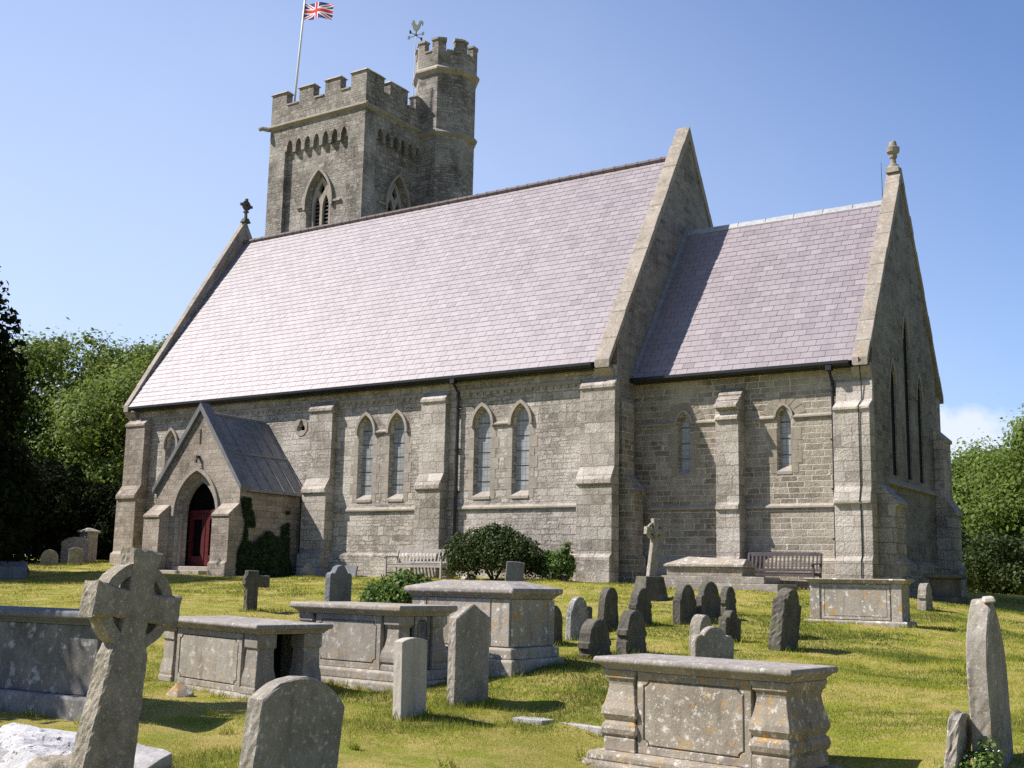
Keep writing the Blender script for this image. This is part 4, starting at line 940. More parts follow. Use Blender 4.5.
# celtic wheel cross in the foreground
cc = empty('celtic_cross', (9.53, -24.66, g(9.56, -24.62)-.05), 0, 'rough grey celtic wheel cross leaning right in the left foreground', 'stone cross')
zc = 1.37; aw, fl = .102, .128
L = [(-.25, -.4), (.25, -.4), (.155, zc-.36), (aw, zc-.22), (aw, zc-aw), (.20, zc-aw), (.365, zc-fl), (.365, zc+fl), (.20, zc+aw), (aw, zc+aw), (aw, zc+.26), (fl, zc+.40), (-fl, zc+.40), (-aw, zc+.26), (-aw, zc+aw),
     (-.20, zc+aw), (-.365, zc+fl), (-.365, zc-fl), (-.20, zc-aw), (-aw, zc-aw), (-aw, zc-.22), (-.155, zc-.36)]
slab_mesh(L, .19, .0045, .014, .035, 41, 5).build('cross_shaft', MAT['cross'], cc)
m = MB(); ro, ri = .305, .222; rg = random.Random(3)
for k0 in range(4):
    a0, a1 = k0*90+14, k0*90+76; n = 10; rings = []
    for k in range(n+1):
        t = R(a0+(a1-a0)*k/n); c, s_ = math.cos(t), math.sin(t); jj = lambda: rg.uniform(-.004, .004)
        rings.append([(.075, ri*c+jj(), zc+ri*s_), (.075, ro*c+jj(), zc+ro*s_+jj()), (-.075, ro*c+jj(), zc+ro*s_+jj()), (-.075, ri*c, zc+ri*s_)])
    m.loft(rings)
m.build('cross_ring', MAT['cross'], cc)
cc.rotation_euler = (R(-8.5), R(-1), R(-3)); TUFT_SPOTS.append((9.56, -24.62, .36, 500, .12))
# small broken cross in the lawn
L = [(-.13, B0), (.13, B0), (.115, .46), (.38, .44), (.38, .67), (.12, .67), (.12, .76), (-.13, .76), (-.14, .70), (-.19, .62), (-.19, .50), (-.13, .45)]
o = slab_mesh(L, .12, .006, .012, .05, 43).build('stone_cross', MAT['stone_dark']); o.location = (-.26, -13.8, g(-.26, -13.8)); o.rotation_euler = (0, 0, R(-8)); tag(o, 'small dark broken cross standing alone on the lawn before the porch', 'stone cross')
TUFT_SPOTS.append((-.26, -13.8, .2, 200, .1))
# slim celtic cross by the chancel
pc = empty('pedestal_cross', (3.5, -4.5, g(3.5, -4.5)), R(-34), 'slim leaning celtic cross on a tapered block beside the chancel', 'stone cross')
m = MB(); m.frustum(0, 0, -.2, .38, .36, .58, .25, .24); bevel(m.build('pedestal', MAT['stone_dark'], pc), .015, 2)
zc = 1.66; aw = .065
L = [(-.12, .5), (.12, .5), (.065, zc-.2), (aw, zc-aw), (.26, zc-.09), (.26, zc+.09), (aw, zc+aw), (.09, zc+.30), (-.09, zc+.30), (-aw, zc+aw), (-.26, zc+.09), (-.26, zc-.09), (-aw, zc-aw), (-.065, zc-.2)]
o = slab_mesh(L, .16, .003, .012, .05, 44).build('cross_shaft', MAT['stone_mid'], pc); o.rotation_euler = (R(-4.5), 0, 0)
m = MB()
for k0 in range(4):
    rings = []
    for k in range(7):
        t = R(k0*90+16+58*k/6); c, s_ = math.cos(t), math.sin(t); rings.append([(.05, .15*c, zc+.15*s_), (.05, .215*c, zc+.215*s_), (-.05, .215*c, zc+.215*s_), (-.05, .15*c, zc+.15*s_)])
    m.loft(rings)
o = m.build('cross_ring', MAT['stone_mid'], pc); o.rotation_euler = (R(-4.5), 0, 0)

# ------------------------------------------------------------------ chest tombs : local x runs west (negative), y north, origin = SE corner of the slab
def rect_ring(L, W_, z, i): return [(-L+i, i, z), (-i, i, z), (-i, W_-i, z), (-L+i, W_-i, z)]
def slab(par, L, W_, z, mat, th=.12, name='slab', hip=0.0):
    m = MB(); pr = [(0, .075), (.02, .07), (.035, .045), (.05, .04), (.055, .012), (.075, 0), (th-.02, 0), (th, .012)]
    m.loft([rect_ring(L, W_, z+a, b) for a, b in pr]+([rect_ring(L, W_, z+th+hip, W_*.33)] if hip else []))
    return bevel(m.build(name, MAT[mat], par), .01, 2, 25)
def framed(m, fr, u0, u1, z0, z1, border=.07, ch=.05, depth=.016, t=.06):
    a, b, c, d = u0+border, u1-border, z0+border, z1-border
    hole = [(a+ch, c), (b-ch, c), (b-ch, c+ch*.4), (b-ch*.4, c+ch), (b, c+ch), (b, d-ch), (b-ch*.4, d-ch), (b-ch, d-ch*.4), (b-ch, d), (a+ch, d), (a+ch, d-ch*.4), (a+ch*.4, d-ch), (a, d-ch), (a, c+ch), (a+ch*.4, c+ch), (a+ch, c+ch*.4)]
    g1 = .012
    inn = [(a+g1+(x-a)*(b-a-2*g1)/(b-a), c+g1+(z-c)*(d-c-2*g1)/(d-c)) for x, z in hole]
    m.panel(fr, [(u0, z0), (u1, z0), (u1, z1), (u0, z1)], [hole], 0, t)
    m.panel(fr, inn, [], .002, t)
    m.panel(fr, [(a-.01, c-.01), (b+.01, c-.01), (b+.01, d+.01), (a-.01, d+.01)], [], depth+.006, t-.004)
BAL = [(0, .175), (.16, .175), (.17, .16), (.185, .165), (.21, .185), (.27, .195), (.33, .185), (.36, .165), (.37, .16), (.385, .17), (.45, .195), (.52, .19), (.60, .17), (.72, .15), (.82, .14), (.88, .15), (.90, .17), (.93, .165), (.95, .18), (1, .18)]
BOT = [(0, .145), (.10, .145), (.11, .13), (.16, .15), (.24, .155), (.34, .145), (.46, .115), (.60, .10), (.78, .095), (.80, .115), (.83, .115), (.84, .13), (1, .13)]
POST = [(0, .15), (.10, .15), (.11, .135), (.16, .14), (.28, .135), (.42, .118), (.74, .11), (.77, .13), (1, .13)]
def chest(name, loc, yaw, label, L, W_, H_, mat, top, style='plain', plinth=((.13, -.04), (.10, .0)), th=.12, hip=0.0, endopen=False, tilt=(0, 0), inset=.10, end_mat=None):
    e = empty(name, (loc[0], loc[1], loc[2]), R(yaw), label, 'chest tomb', 'chest tombs in the churchyard')
    e.rotation_euler = (R(tilt[0]), R(tilt[1]), R(yaw))
    z = 0.0; m = MB()
    for k, (h, i) in enumerate(plinth):
        m.loft([rect_ring(L, W_, z-(.35 if k == 0 else -.001), i), rect_ring(L, W_, z+h-.025, i), rect_ring(L, W_, z+h, i+.025)]); z += h
    if plinth: bevel(m.build('plinth', MAT[mat], e), .012, 2, 40)
    zb, zt = z+.001, H_-th; hb = zt-zb
    if style in ('baluster', 'bottle'):
        prof = BAL if style == 'baluster' else (POST if endopen else BOT); q = .20 if style == 'baluster' else .17; q += inset-.05
        for cx in (-L+q, -q):
            for cy in (q, W_-q):
                m = MB(); m.sqlathe(cx, cy, [(zb+a*hb, b) for a, b in prof]); bevel(m.build('corner_pilaster', MAT[mat], e), .01, 2, 45)
        for nm, yy, sg in (('side_panel', inset, 1), ('side_panel', W_-inset, -1)):
            m = MB(); framed(m, (lambda u, v, d, yy=yy, sg=sg: (u, yy+sg*d, v)), -L+q+.185, -q-.185, zb, zt-.001); bevel(m.build(nm, MAT[mat], e), .006, 1, 40)
        for xx, sg in ((-inset-.01, -1), (-L+inset+.01, 1)):
            if endopen and sg == -1: continue
            m = MB(); framed(m, (lambda u, v, d, xx=xx, sg=sg: (xx+sg*d, u, v)), q+.17, W_-q-.17, zb, zt-.001, .05, .03); bevel(m.build('end_panel', MAT[end_mat or mat], e), .006, 1, 40)
        m = MB(); m.box(-L+q, -q-(.55 if endopen else 0), inset+.08, W_-inset-.08, zb, zt-.002); m.build('core', MAT['dark' if endopen else mat], e)
    else:
        i = inset
        m = MB(); m.box(-L+i, -i, i, W_-i, zb, zt-.001); bevel(m.build('body', MAT[mat], e), .012, 2)
        pw = .17
        if style == 'pilaster':
            for cx in (-L+i+pw/2, -i-pw/2):
                for cy, s_ in ((i, -1), (W_-i, 1)):
                    m = MB(); m.box(cx-pw/2-.012, cx+pw/2+.012, cy-.025 if s_ < 0 else cy+.002, cy-.002 if s_ < 0 else cy+.025, zb, zt-.002); bevel(m.build('corner_pilaster', MAT[mat], e), .006, 1)
            m = MB(); framed(m, lambda u, v, d: (u, i-.018+d, v), -L+i+pw+.05, -i-pw-.05, zb+.02, zt-.03, .05, .0001, .014, .017); m.build('side_panel', MAT[mat], e)
        elif style == 'blocks':
            m = MB(); i2 = i-.004
            xs = [-L+i, -L+i+.26, -i-.30, -i]
            for a, b in zip(xs, xs[1:]): m.box(a+.006, b-.006, i-.02, i-.001, zb+.01, zt-.01)
            m.box(-i+.001, -i+.02, i+.005, W_-i-.16, zb+.01, zt-.01); m.box(-i+.001, -i+.02, W_-i-.15, W_-i, zb+.01, zt-.01)
            bevel(m.build('facing_slab', MAT[mat], e), .008, 1)
    slab(e, L, W_, H_-th, top, th, 'table_top', hip)
    for k in range(5): TUFT_SPOTS.append((loc[0]-L*k/4*math.cos(R(yaw)), loc[1]-L*k/4*math.sin(R(yaw)), .12, 90, .09))
    return e
chest('chest_tomb', (13.02, -20.62, -1.67), -8, 'ornate foreground chest tomb with bulging corner pilasters and orange lichen', 2.05, .84, 1.0, 'tomb_lichen', 'tomb_top', 'baluster', ((.08, -.12), (.08, -.04)), .115)
chest('chest_tomb', (6.85, -20.6, g(6.9, -20.5)), -10, 'dark table tomb with an open hollow end and a leaning side panel', 2.2, 1.08, .80, 'tomb_grey', 'tomb_top', 'bottle', ((.03, .05),), .11, 0, True, (0, .6))
chest('chest_tomb', (7.55, -18.95, g(7.5, -18.9)), -5, 'long chest tomb with moulded slab and bottle-shaped corners behind the pale headstone', 1.98, 1.05, 1.0, 'tomb_grey', 'tomb_grey', 'bottle', ((.10, -.03), (.12, .03)), .13, 0, False, (0, 0), .10, 'tomb_dark')
chest('chest_tomb', (8.30, -17.65, g(8.3, -17.65)), -2, 'large square chest tomb with a low hipped cover on a stepped base', 1.80, 1.15, 1.08, 'tomb_pale', 'tomb_top', 'blocks', ((.20, -.02), (.14, .03)), .13, .09, False, (0, 0), .09)
chest('chest_tomb', (10.22, -7.05, g(10.2, -7.05)), 2, 'pale chest tomb patched with white and yellow lichen near the dark bench', 1.98, .78, .90, 'tomb_pale', 'tomb_pale', 'pilaster', ((.10, -.01),), .09, 0, False, (0, 0), .11)
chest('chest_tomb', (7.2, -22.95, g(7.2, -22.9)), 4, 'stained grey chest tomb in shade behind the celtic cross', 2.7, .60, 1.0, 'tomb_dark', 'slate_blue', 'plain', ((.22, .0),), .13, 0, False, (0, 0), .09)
# dark pedestal tomb against the east wall
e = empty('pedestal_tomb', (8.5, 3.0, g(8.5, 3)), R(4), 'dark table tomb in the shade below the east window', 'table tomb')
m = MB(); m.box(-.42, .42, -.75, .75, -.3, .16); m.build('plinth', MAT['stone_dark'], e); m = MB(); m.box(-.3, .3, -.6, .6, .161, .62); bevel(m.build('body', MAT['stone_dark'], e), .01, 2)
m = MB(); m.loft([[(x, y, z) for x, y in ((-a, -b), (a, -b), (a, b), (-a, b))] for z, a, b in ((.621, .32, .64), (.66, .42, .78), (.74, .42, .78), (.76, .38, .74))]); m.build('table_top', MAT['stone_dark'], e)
# stepped ledger tomb against the chancel buttress
e = empty('stepped_tomb', (3.36, -.55, g(3.4, -.5)), R(2), 'stepped stone tomb with a sloped coped slab beside the dark bench', 'stepped tomb')
m = MB(); m.box(-1.45, 2.05, -.75, .75, -.5, .16); bevel(m.build('lower_step', MAT['tomb_grey'], e), .015, 2)
m = MB(); m.box(-1.25, 1.62, -.55, .68, .161, .34); bevel(m.build('upper_step', MAT['tomb_grey'], e), .015, 2)
m = MB(); m.box(-1.15, .98, -.42, .55, .341, .58); bevel(m.build('tomb_chest', MAT['tomb_lichen'], e), .012, 2)
m = MB(); m.loft([rect_ring(2.25, 1.07, .581, 0), rect_ring(2.25, 1.07, .64, 0)]); m.add([(-2.25, 0, .641), (0, 0, .641), (0, 1.07, .641), (-2.25, 1.07, .641), (-1.75, .5, .86), (-.1, .5, .80), (-.1, .6, .80), (-1.75, .6, .86)], [(0, 1, 5, 4), (1, 2, 6, 5), (2, 3, 7, 6), (3, 0, 4, 7), (4, 5, 6, 7)])
o = bevel(m.build('coped_slab', MAT['tomb_pale'], e), .012, 2); o.location = (1.04, -.5, 0)
# flat stones
def flat(name, x, y, L, mat, label, h=.05, rz=0, tilt=(0, 0), cat='flat stone', rough=.012, group=None):
    rnd = random.Random(len(L)*7+int(x*10)); L = seg_resample(L, .12); L = [(a+rnd.uniform(-rough, rough), b+rnd.uniform(-rough, rough)) for a, b in L]
    m = MB(); m.panel(lambda u, v, d: (u, v, -d), L, [], -h, .12); o = bevel(m.build(name, MAT[mat]), .015, 2, 40)
    o.location = (x, y, g(x, y)); o.rotation_euler = (R(tilt[0]), R(tilt[1]), R(rz)); return tag(o, label, cat, group)
flat('flat_stone', 9.88, -19.6, [(-.2, -.1), (.16, -.11), (.22, .03), (.04, .11), (-.2, .08)], 'chalk', 'small pale flat stone sunk in the grass right of the pointed headstone', .03)
flat('flat_stone', 10.42, -19.55, [(-.3, -.02), (.3, -.11), (.32, -.04), (-.26, .07)], 'chalk', 'narrow pale kerb edge sunk in the grass left of the ornate tomb', .02)
flat('ledger_slab', 8.45, -24.1, [(-.55, -.38), (.75, -.5), (.82, .16), (.3, .34), (-.5, .3)], 'chalk', 'broken white ledger slab lying tilted behind the celtic cross', .10, 20, (14, 4), 'grave slab', .03)
rk = random.Random(4)
def rock(x, y, s_, mat, label, dz=0.0):
    bm = bmesh.new(); bmesh.ops.create_icosphere(bm, subdivisions=4, radius=1)
    for v in bm.verts:
        p = v.co; q = Vector((p.x*1.7+x, p.y*1.7+y, p.z*1.7)); from_ = math.sin(q.x*3.1+q.y*1.7)*.5+math.sin(q.y*4.3+q.z*2.9)*.4+math.sin(q.z*5.1+q.x*6.7)*.25
        v.co = Vector((p.x*s_[0], p.y*s_[1], p.z*s_[2]))*(1+.16*from_+.035*math.sin(q.x*9+q.z*7)+.03*math.sin(q.y*11-q.x*8))
        for ax in (Vector((.6, -.5, .62)), Vector((-.7, -.3, .65)), Vector((.1, .8, .6)), Vector((.0, -.9, .4))):
            d_ = v.co.dot(ax)-.72*abs(Vector((s_[0]*ax.x, s_[1]*ax.y, s_[2]*ax.z)).length)
            if d_ > 0: v.co -= ax*d_*.85
    me = bpy.data.meshes.new('rock'); bm.to_mesh(me); bm.free(); me.materials.append(MAT[mat])
    o = bpy.data.objects.new('rough_stone', me); COL.objects.link(o); o.location = (x, y, g(x, y)+dz); return tag(o, label, 'stone')
rock(8.02, -24.15, (.75, .40, .20), 'chalk_black', 'white rock with black crust at the lower left edge')
rock(8.62, -24.45, (.55, .26, .17), 'chalk_black', 'smaller white rock with black crust left of the celtic cross')
rock(9.05, -24.62, (.42, .28, .20), 'cross', 'pale rough boulder at the foot of the celtic cross, left side')
rock(8.10, -24.85, (.30, .26, .24), 'stone_dark', 'dark rough boulder at the lower left corner of the lawn')
rock(5.85, -20.75, (.16, .14, .14), 'tomb_lichen', 'small lichened lump beside the hollow table tomb')
rock(-4.15, -1.3, (.26, .2, .24), 'tomb_pale', 'pale lump of stone at the left foot of the round evergreen bush')
rock(-1.1, -1.05, (.26, .2, .16), 'tomb_pale', 'pale lump of stone under the small bush by the corner buttress')
m = MB(); m.box(-.16, .16, -.12, .12, -.1, .24); o = bevel(m.build('stone_block', MAT['porch']), .012, 2); o.location = (-5.2, -.95, g(-5.2, -.95)); tag(o, 'small ochre block standing beside the pale bench', 'stone block')
m = MB(); m.box(-.28, .28, -.03, .03, -.1, .42); o = bevel(m.build('wall_plaque', MAT['slate_blue']), .01, 1); o.location = (-9.6, -.40, g(-9.6, -.4)); o.rotation_euler = (R(-14), 0, 0); tag(o, 'small blue-grey plaque leaning on the wall left of the pale bench', 'plaque')

# ------------------------------------------------------------------ benches
def bench(loc, rz, W_, mat, label, slats, hb=.90):
    e = empty('bench', loc, rz, label, 'bench', 'garden benches along the church wall'); M_ = MAT[mat]
    for sx in (-1, 1):
        x = sx*(W_/2-.04)
        m = MB(); m.bar((x, -.28, -.15), (x, -.28, .64), .065, .065); bevel(m.build('leg', M_, e), .008, 1)
        m = MB(); m.bar((x, .22, -.15), (x, .24, .42), .065, .065); m.bar((x, .24, .42), (x, .34, hb), .065, .06); bevel(m.build('leg', M_, e), .008, 1)
        m = MB(); m.bar((x, -.36, .655), (x, .31, .67), .085, .035); m.tube([(x, -.34, .655), (x, -.38, .63), (x, -.37, .60)], .022, 6); bevel(m.build('armrest', M_, e), .008, 1)
        m = MB(); m.bar((x, -.25, .16), (x, .21, .16), .04, .05); m.bar((x, -.25, .37), (x, .21, .37), .045, .07); m.build('side_rail', M_, e)
    m = MB()
    for k in range(6): y = -.30+k*.095; m.box(-W_/2+.0, W_/2-.0, y, y+.075, .415-k*.004, .44-k*.004)
    m.box(-W_/2+.08, W_/2-.08, -.29, -.255, .33, .414); bevel(m.build('seat', M_, e), .006, 1)
    m = MB(); m.bar((-W_/2+.07, .34, hb-.03), (W_/2-.07, .34, hb-.03), .04, .10); m.bar((-W_/2+.07, .255, .50), (W_/2-.07, .255, .50), .035, .06)
    for k in range(slats):
        x = -W_/2+.14+(W_-.28)*k/(slats-1); m.bar((x, .26, .50), (x, .335, hb-.06), .048, .016)
    m.build('backrest', M_, e); return e
bench((4.82, .55, g(4.82, .5)), R(-1), 2.12, 'bench_dark', 'dark weathered slatted bench against the chancel wall', 17, .96)
bench((-6.22, -1.05, g(-6.2, -1.1)), R(1), 2.2, 'bench_pale', 'pale silvered slatted bench against the nave wall', 15, .88)

# ------------------------------------------------------------------ flagpole, flag, weathercock
e = empty('flagpole', (-25.2, 11.45, ZS+.2), 0, 'white flagpole on the tower flying a union flag', 'flagpole')
top = Vector((.62, 0, 9.2)); m = MB(); m.tube([(0, 0, 0), tuple(top*.5), tuple(top)], .065, 10, .045); m.build('pole', MAT['white'], e, smooth=True)
def flag_mat():
    t = NT('union_flag_cloth'); uv = t.n('SeparateXYZ', {0: t.n('Attribute', attribute_name='fuv', attribute_type='GEOMETRY').outputs['Vector']})
    u, v = uv.outputs[0], uv.outputs[1]          # u 0..2, v 0..1
    x = t.math('SUBTRACT', u, 1.0); y = t.math('SUBTRACT', v, .5)
    ax = t.math('ABSOLUTE', x); ay = t.math('ABSOLUTE', y)
    lt = lambda a, b: t.math('LESS_THAN', a, b)
    d1 = t.math('ABSOLUTE', t.math('SUBTRACT', y, t.math('MULTIPLY', x, .5))); d2 = t.math('ABSOLUTE', t.math('ADD', y, t.math('MULTIPLY', x, .5)))
    dm = t.math('MINIMUM', d1, d2); ac = t.math('MINIMUM', ax, ay)
    col = t.mix(lt(dm, .112), (.012, .02, .16), (.72, .72, .72))
    col = t.mix(lt(dm, .04), col, (.52, .02, .035))
    col = t.mix(lt(ac, .167), col, (.72, .72, .72))
    col = t.mix(lt(ac, .10), col, (.52, .02, .035))
    return t.done(col, .8)
NXf, NYf = 40, 20; fw_, fh_ = 1.9, .86; vs_, fs_, uvs = [], [], []
p0 = top*.635
for j in range(NYf+1):
    for i in range(NXf+1):
        u = i/NXf; v = j/NYf
        vs_.append((p0.x+.07+(v-.5)*.05+fw_*u*.985, .16*math.sin(u*7.5+v*.8)*u**.6, p0.z+fh_*v-.42*u+.03*math.sin(u*9+2)*u)); uvs.append((2*u, v, 0))
for j in range(NYf):
    for i in range(NXf): a = j*(NXf+1)+i; fs_.append((a, a+1, a+NXf+2, a+NXf+1))
me = bpy.data.meshes.new('flag'); me.from_pydata(vs_, [], fs_); at = me.attributes.new('fuv', 'FLOAT_VECTOR', 'POINT'); at.data.foreach_set('vector', [c for q in uvs for c in q])
me.polygons.foreach_set('use_smooth', [True]*len(me.polygons)); me.materials.append(flag_mat()); fo = bpy.data.objects.new('flag', me); COL.objects.link(fo); fo.parent = e
m = MB(); m.tube([(.04, -.07, .6), tuple(top*.74+Vector((.05, -.05, 0)))], .008, 5); m.build('halyard', MAT['white'], e)

e = empty('weathercock', (-20.62, 15.55, ZS+.2), 0, 'greenish gilt weathercock on a thin rod beside the turret', 'weathervane')
hz = 5.75
m = MB(); m.tube([(0, 0, 0), (.06, 0, hz)], .03, 6, .02); m.build('rod', MAT['white'], e)
m = MB(); zz = hz-.15
for dx, dy in ((1, 0), (0, 1)): m.tube([(.06-.42*dx, -.42*dy, zz), (.06+.42*dx, .42*dy, zz)], .018, 6)
for dx, dy in ((1, 0), (-1, 0), (0, 1), (0, -1)): m.box(.06+dx*.47-.07*abs(dx)-.012*abs(dy), .06+dx*.47+.07*abs(dx)+.012*abs(dy), dy*.47-.07*abs(dy)-.012*abs(dx), dy*.47+.07*abs(dy)+.012*abs(dx), zz-.09, zz+.09)
m.tube([(.06, -.06, zz+.05), (.06, .06, zz+.05)], .06, 8); m.build('compass_arm', MAT['gilt'], e)
ck = [(-.34, .62), (-.26, .66), (-.24, .74), (-.18, .79), (-.12, .72), (-.10, .60), (0, .48), (.10, .44), (.17, .50), (.22, .62), (.34, .64), (.44, .56), (.47, .42), (.42, .30), (.40, .42), (.33, .46), (.28, .34), (.20, .20), (.10, .12), (.05, .10), (.04, 0), (-.02, 0), (-.01, .10), (-.10, .16), (-.19, .28), (-.23, .42), (-.27, .54)]
m = MB(); m.panel(lambda u, v, d: (.06+u*1.0, d-.02, hz-.02+v), ck, [], 0, .04); m.build('cockerel', MAT['gilt'], e)

# ------------------------------------------------------------------ foliage
def leaves(name, lobes, n, size, mat, parent=None, clump=.5, per=22, seed=1, flat_=.75, droop=.15, inner=.12, asp=1.6):
    rng = np.random.default_rng(seed); tot = sum(l[1][0]*l[1][1]+l[1][1]*l[1][2]+l[1][0]*l[1][2] for l in lobes); Vs, Ts = [], []
    for c, r_ in lobes:
        c = np.array(c); r_ = np.array(r_); k = max(4, int(n*(r_[0]*r_[1]+r_[1]*r_[2]+r_[0]*r_[2])/tot/per))
        d = rng.normal(size=(k, 3)); d /= np.linalg.norm(d, axis=1)[:, None]; d[:, 2] = np.where(d[:, 2] < -.55, -d[:, 2]*.5, d[:, 2])
        rad = 1+rng.normal(0, .07, k); ins = rng.random(k) < inner; rad[ins] *= rng.uniform(.55, .9, ins.sum())
        cc_ = c+d*r_*rad[:, None]; cl = clump*rng.uniform(.6, 1.4, k); ct = rng.uniform(-.2, .2, k)
        idx = np.repeat(np.arange(k), per); m_ = len(idx)
        off = rng.normal(size=(m_, 3))*cl[idx][:, None]*.55
        dn = d[idx]; off -= dn*(off*dn).sum(1)[:, None]*(1-.45)
        pos = cc_[idx]+off; on = off/(np.linalg.norm(off, axis=1)[:, None]+1e-6); nrm = dn*flat_*.5+on*.75+rng.normal(size=(m_, 3))*.38+np.array([0, 0, .25]); nrm /= np.linalg.norm(nrm, axis=1)[:, None]
        a = np.cross(nrm, rng.normal(size=(m_, 3))); a /= np.linalg.norm(a, axis=1)[:, None]+1e-9; b = np.cross(nrm, a)
        s_ = size*rng.uniform(.6, 1.35, m_)[:, None]; b = b/asp*1.0
        V = np.stack([pos-a*s_*.5, pos+b*s_*.5-a*s_*.05, pos+a*s_*.5-np.array([0, 0, 1])*s_*droop, pos-b*s_*.5-a*s_*.05], 1)
        Vs.append(V); Ts.append(np.clip(.5+ct[idx]+rng.normal(0, .16, m_), 0, 1))
    o = tri_mesh(name, np.concatenate(Vs), np.concatenate(Ts), MAT[mat], 4)
    if parent: o.parent = parent
    return o
def limbs(m, base, h, r_, rnd, nl=6, spread=1.0, frac=.56):
    p = Vector(base); pts = [p+Vector((rnd.uniform(-.1, .1)*k, rnd.uniform(-.1, .1)*k, h*frac*k/5-.3*(k == 0))) for k in range(6)]
    m.tube(pts, r_, 10, r_*.35)
    for k in range(nl):
        s_ = pts[2+k % 4]; a = rnd.uniform(0, 2*PI); L = min(spread*rnd.uniform(.4, .7), h*.2)
        q = s_+Vector((math.cos(a)*L*.5, math.sin(a)*L*.5, L*.45)); m.tube([s_, q, q+Vector((math.cos(a)*L*.4, math.sin(a)*L*.4, L*.5))], r_*.38, 6, r_*.08)
def tree(name, base, h, rx, mat, label, n=26000, size=.26, seed=1, low=.12, nlobes=13, clump=.7, trunk_r=.3, group='trees around the churchyard', cone=0.0, cat='tree', per=22):
    rnd = random.Random(seed); x, y = base; z = g(x, y)
    e = empty(name, (x, y, z), 0, label, cat, group)
    m = MB(); limbs(m, (0, 0, 0), h, trunk_r, rnd, 8, rx); m.build('trunk', MAT['bark'], e)
    lobes = [((0, 0, h*(low+(1-low)*.5)), (rx*.72, rx*.72, h*(1-low)*.46))]
    for k in range(nlobes):
        a = 2*PI*k*.381966+rnd.uniform(-.3, .3); f = (k+.5)/nlobes; zz = h*(low+.08+(.84-low)*f)
        prof = (1-f)**.8 if cone else math.sqrt(max(.08, 1-(2*(f*.92)-.85)**2*.85))
        rad = rx*prof*rnd.uniform(.55, .8); s_ = rx*rnd.uniform(.30, .46)*(1-.35*f*(1 if cone else .6))
        lobes.append(((rad*math.cos(a), rad*math.sin(a), zz), (s_, s_, s_*rnd.uniform(.65, .95))))
    leaves('crown', lobes, n, size, mat, e, clump, per, seed); return e
# left: dark yew at the edge, sycamores behind
def pxy(px, D): 
    h = YAW+math.atan((px-512)/F); return (CAM.x+D*math.sin(h), CAM.y+D*math.cos(h))
tree('yew_tree', (-19.0, -10.5), 10.4, 4.2, 'leaf_dark', 'tall black-green yew at the left edge of the photo', 42000, .22, 3, .02, 18, .5, .4, cone=1.0)
tree('yew_tree', (-27.5, -3.2), 5.8, 3.3, 'leaf_dark', 'lower dark yew behind the left edge, under the sycamores', 24000, .2, 4, .0, 12, .5, .3, cone=1.0)
tree('sycamore_tree', (-42.2, 12.4), 12.7, 6.6, 'leaf_syc', 'big rounded sycamore left of the church', 80000, .25, 5, .0, 18, 1.0, .4, per=75)
tree('sycamore_tree', (-44.5, 21.5), 14.6, 6.2, 'leaf_syc', 'sycamore rising just behind the west gable', 56000, .25, 6, .0, 15, 1.0, .4, per=75)
tree('sycamore_tree', (-35.0, 10.2), 9.8, 5.0, 'leaf_syc', 'nearer bushy sycamore with paler leaves by the west wall', 56000, .22, 7, .0, 15, 1.0, .35, per=75)
tree('sycamore_tree', (-43.5, 4.6), 11.2, 5.4, 'leaf_syc', 'sycamore farther left, half hidden by the dark yew', 46000, .25, 8, .0, 14, 1.0, .35, per=75)
tree('shrub', (-26.0, 3.6), 3.4, 2.2, 'leaf_dark', 'dark shrub between the west buttress and the far gravestones', 14000, .16, 9, .0, 9, .35, .12, cat='shrub', group=None)
for k, (px, D, hh) in enumerate(((-40, 56, 4.5), (20, 55, 4.2), (66, 63, 4.6), (112, 66, 4.4))):
    x, y = pxy(px, D); tree('undergrowth_shrub', (x, y), hh, 3.4, 'leaf_dark', 'dark undergrowth '+['at the very left edge under the yews', 'behind the small far-left headstones', 'behind the stone pier', 'beside the west end of the church'][k], 9000, .26, 60+k, .0, 8, .5, .1, cat='shrub', group='undergrowth beneath the left trees')
# right: broadleaf trees beyond the chancel
tree('lime_tree', (7.9, 34.5), 9.6, 5.6, 'leaf_lime', 'large sunlit tree at the right edge of the photo', 80000, .22, 11, .0, 18, 1.0, .4, per=75)
tree('lime_tree', (1.7, 41.5), 8.6, 4.4, 'leaf_lime', 'smaller tree just right of the chancel end', 60000, .22, 12, .0, 15, 1.0, .35, per=75)
tree('lime_tree', (12.5, 44.5), 10.4, 6.0, 'leaf_lime', 'tree farther back at the right edge', 40000, .25, 13, .0, 14, 1.0, .4, per=75)
tree('shrub', (7.0, 20.6), 2.4, 2.5, 'leaf_bush', 'dark rounded bush at the right edge below the sunlit tree', 14000, .15, 14, .0, 9, .35, .1, cat='shrub', group=None)
tree('hedge_shrub', (3.6, 30.0), 3.0, 3.2, 'leaf_bush', 'low shrub filling the gap beneath the right-hand trees', 16000, .18, 15, .0, 10, .4, .12, cat='shrub', group=None)
# a columnar yew just outside the picture shades the left foreground
tree('columnar_yew', (3.25, -24.1), 5.6, 1.15, 'leaf_dark', 'columnar dark yew standing left of the shaded chest tomb', 12000, .14, 16, .02, 12, .3, .2, cat='tree')
for k, (x, y, hh) in enumerate(((23.5, 7.0, 13), (25.0, 17.5, 14), (27.0, -4.0, 12))):  # unseen trees added to block eastern sky light from the east walls
    tree('lime_tree', (x, y), hh, 5.6, 'leaf_lime', ['unseen lime tree added east of the chancel to dim the sky light', 'unseen lime tree added to the north-east to dim the sky light', 'unseen lime tree added to the south-east to dim the sky light'][k], 9000, .6, 50+k, .04, 12, .9, .35)
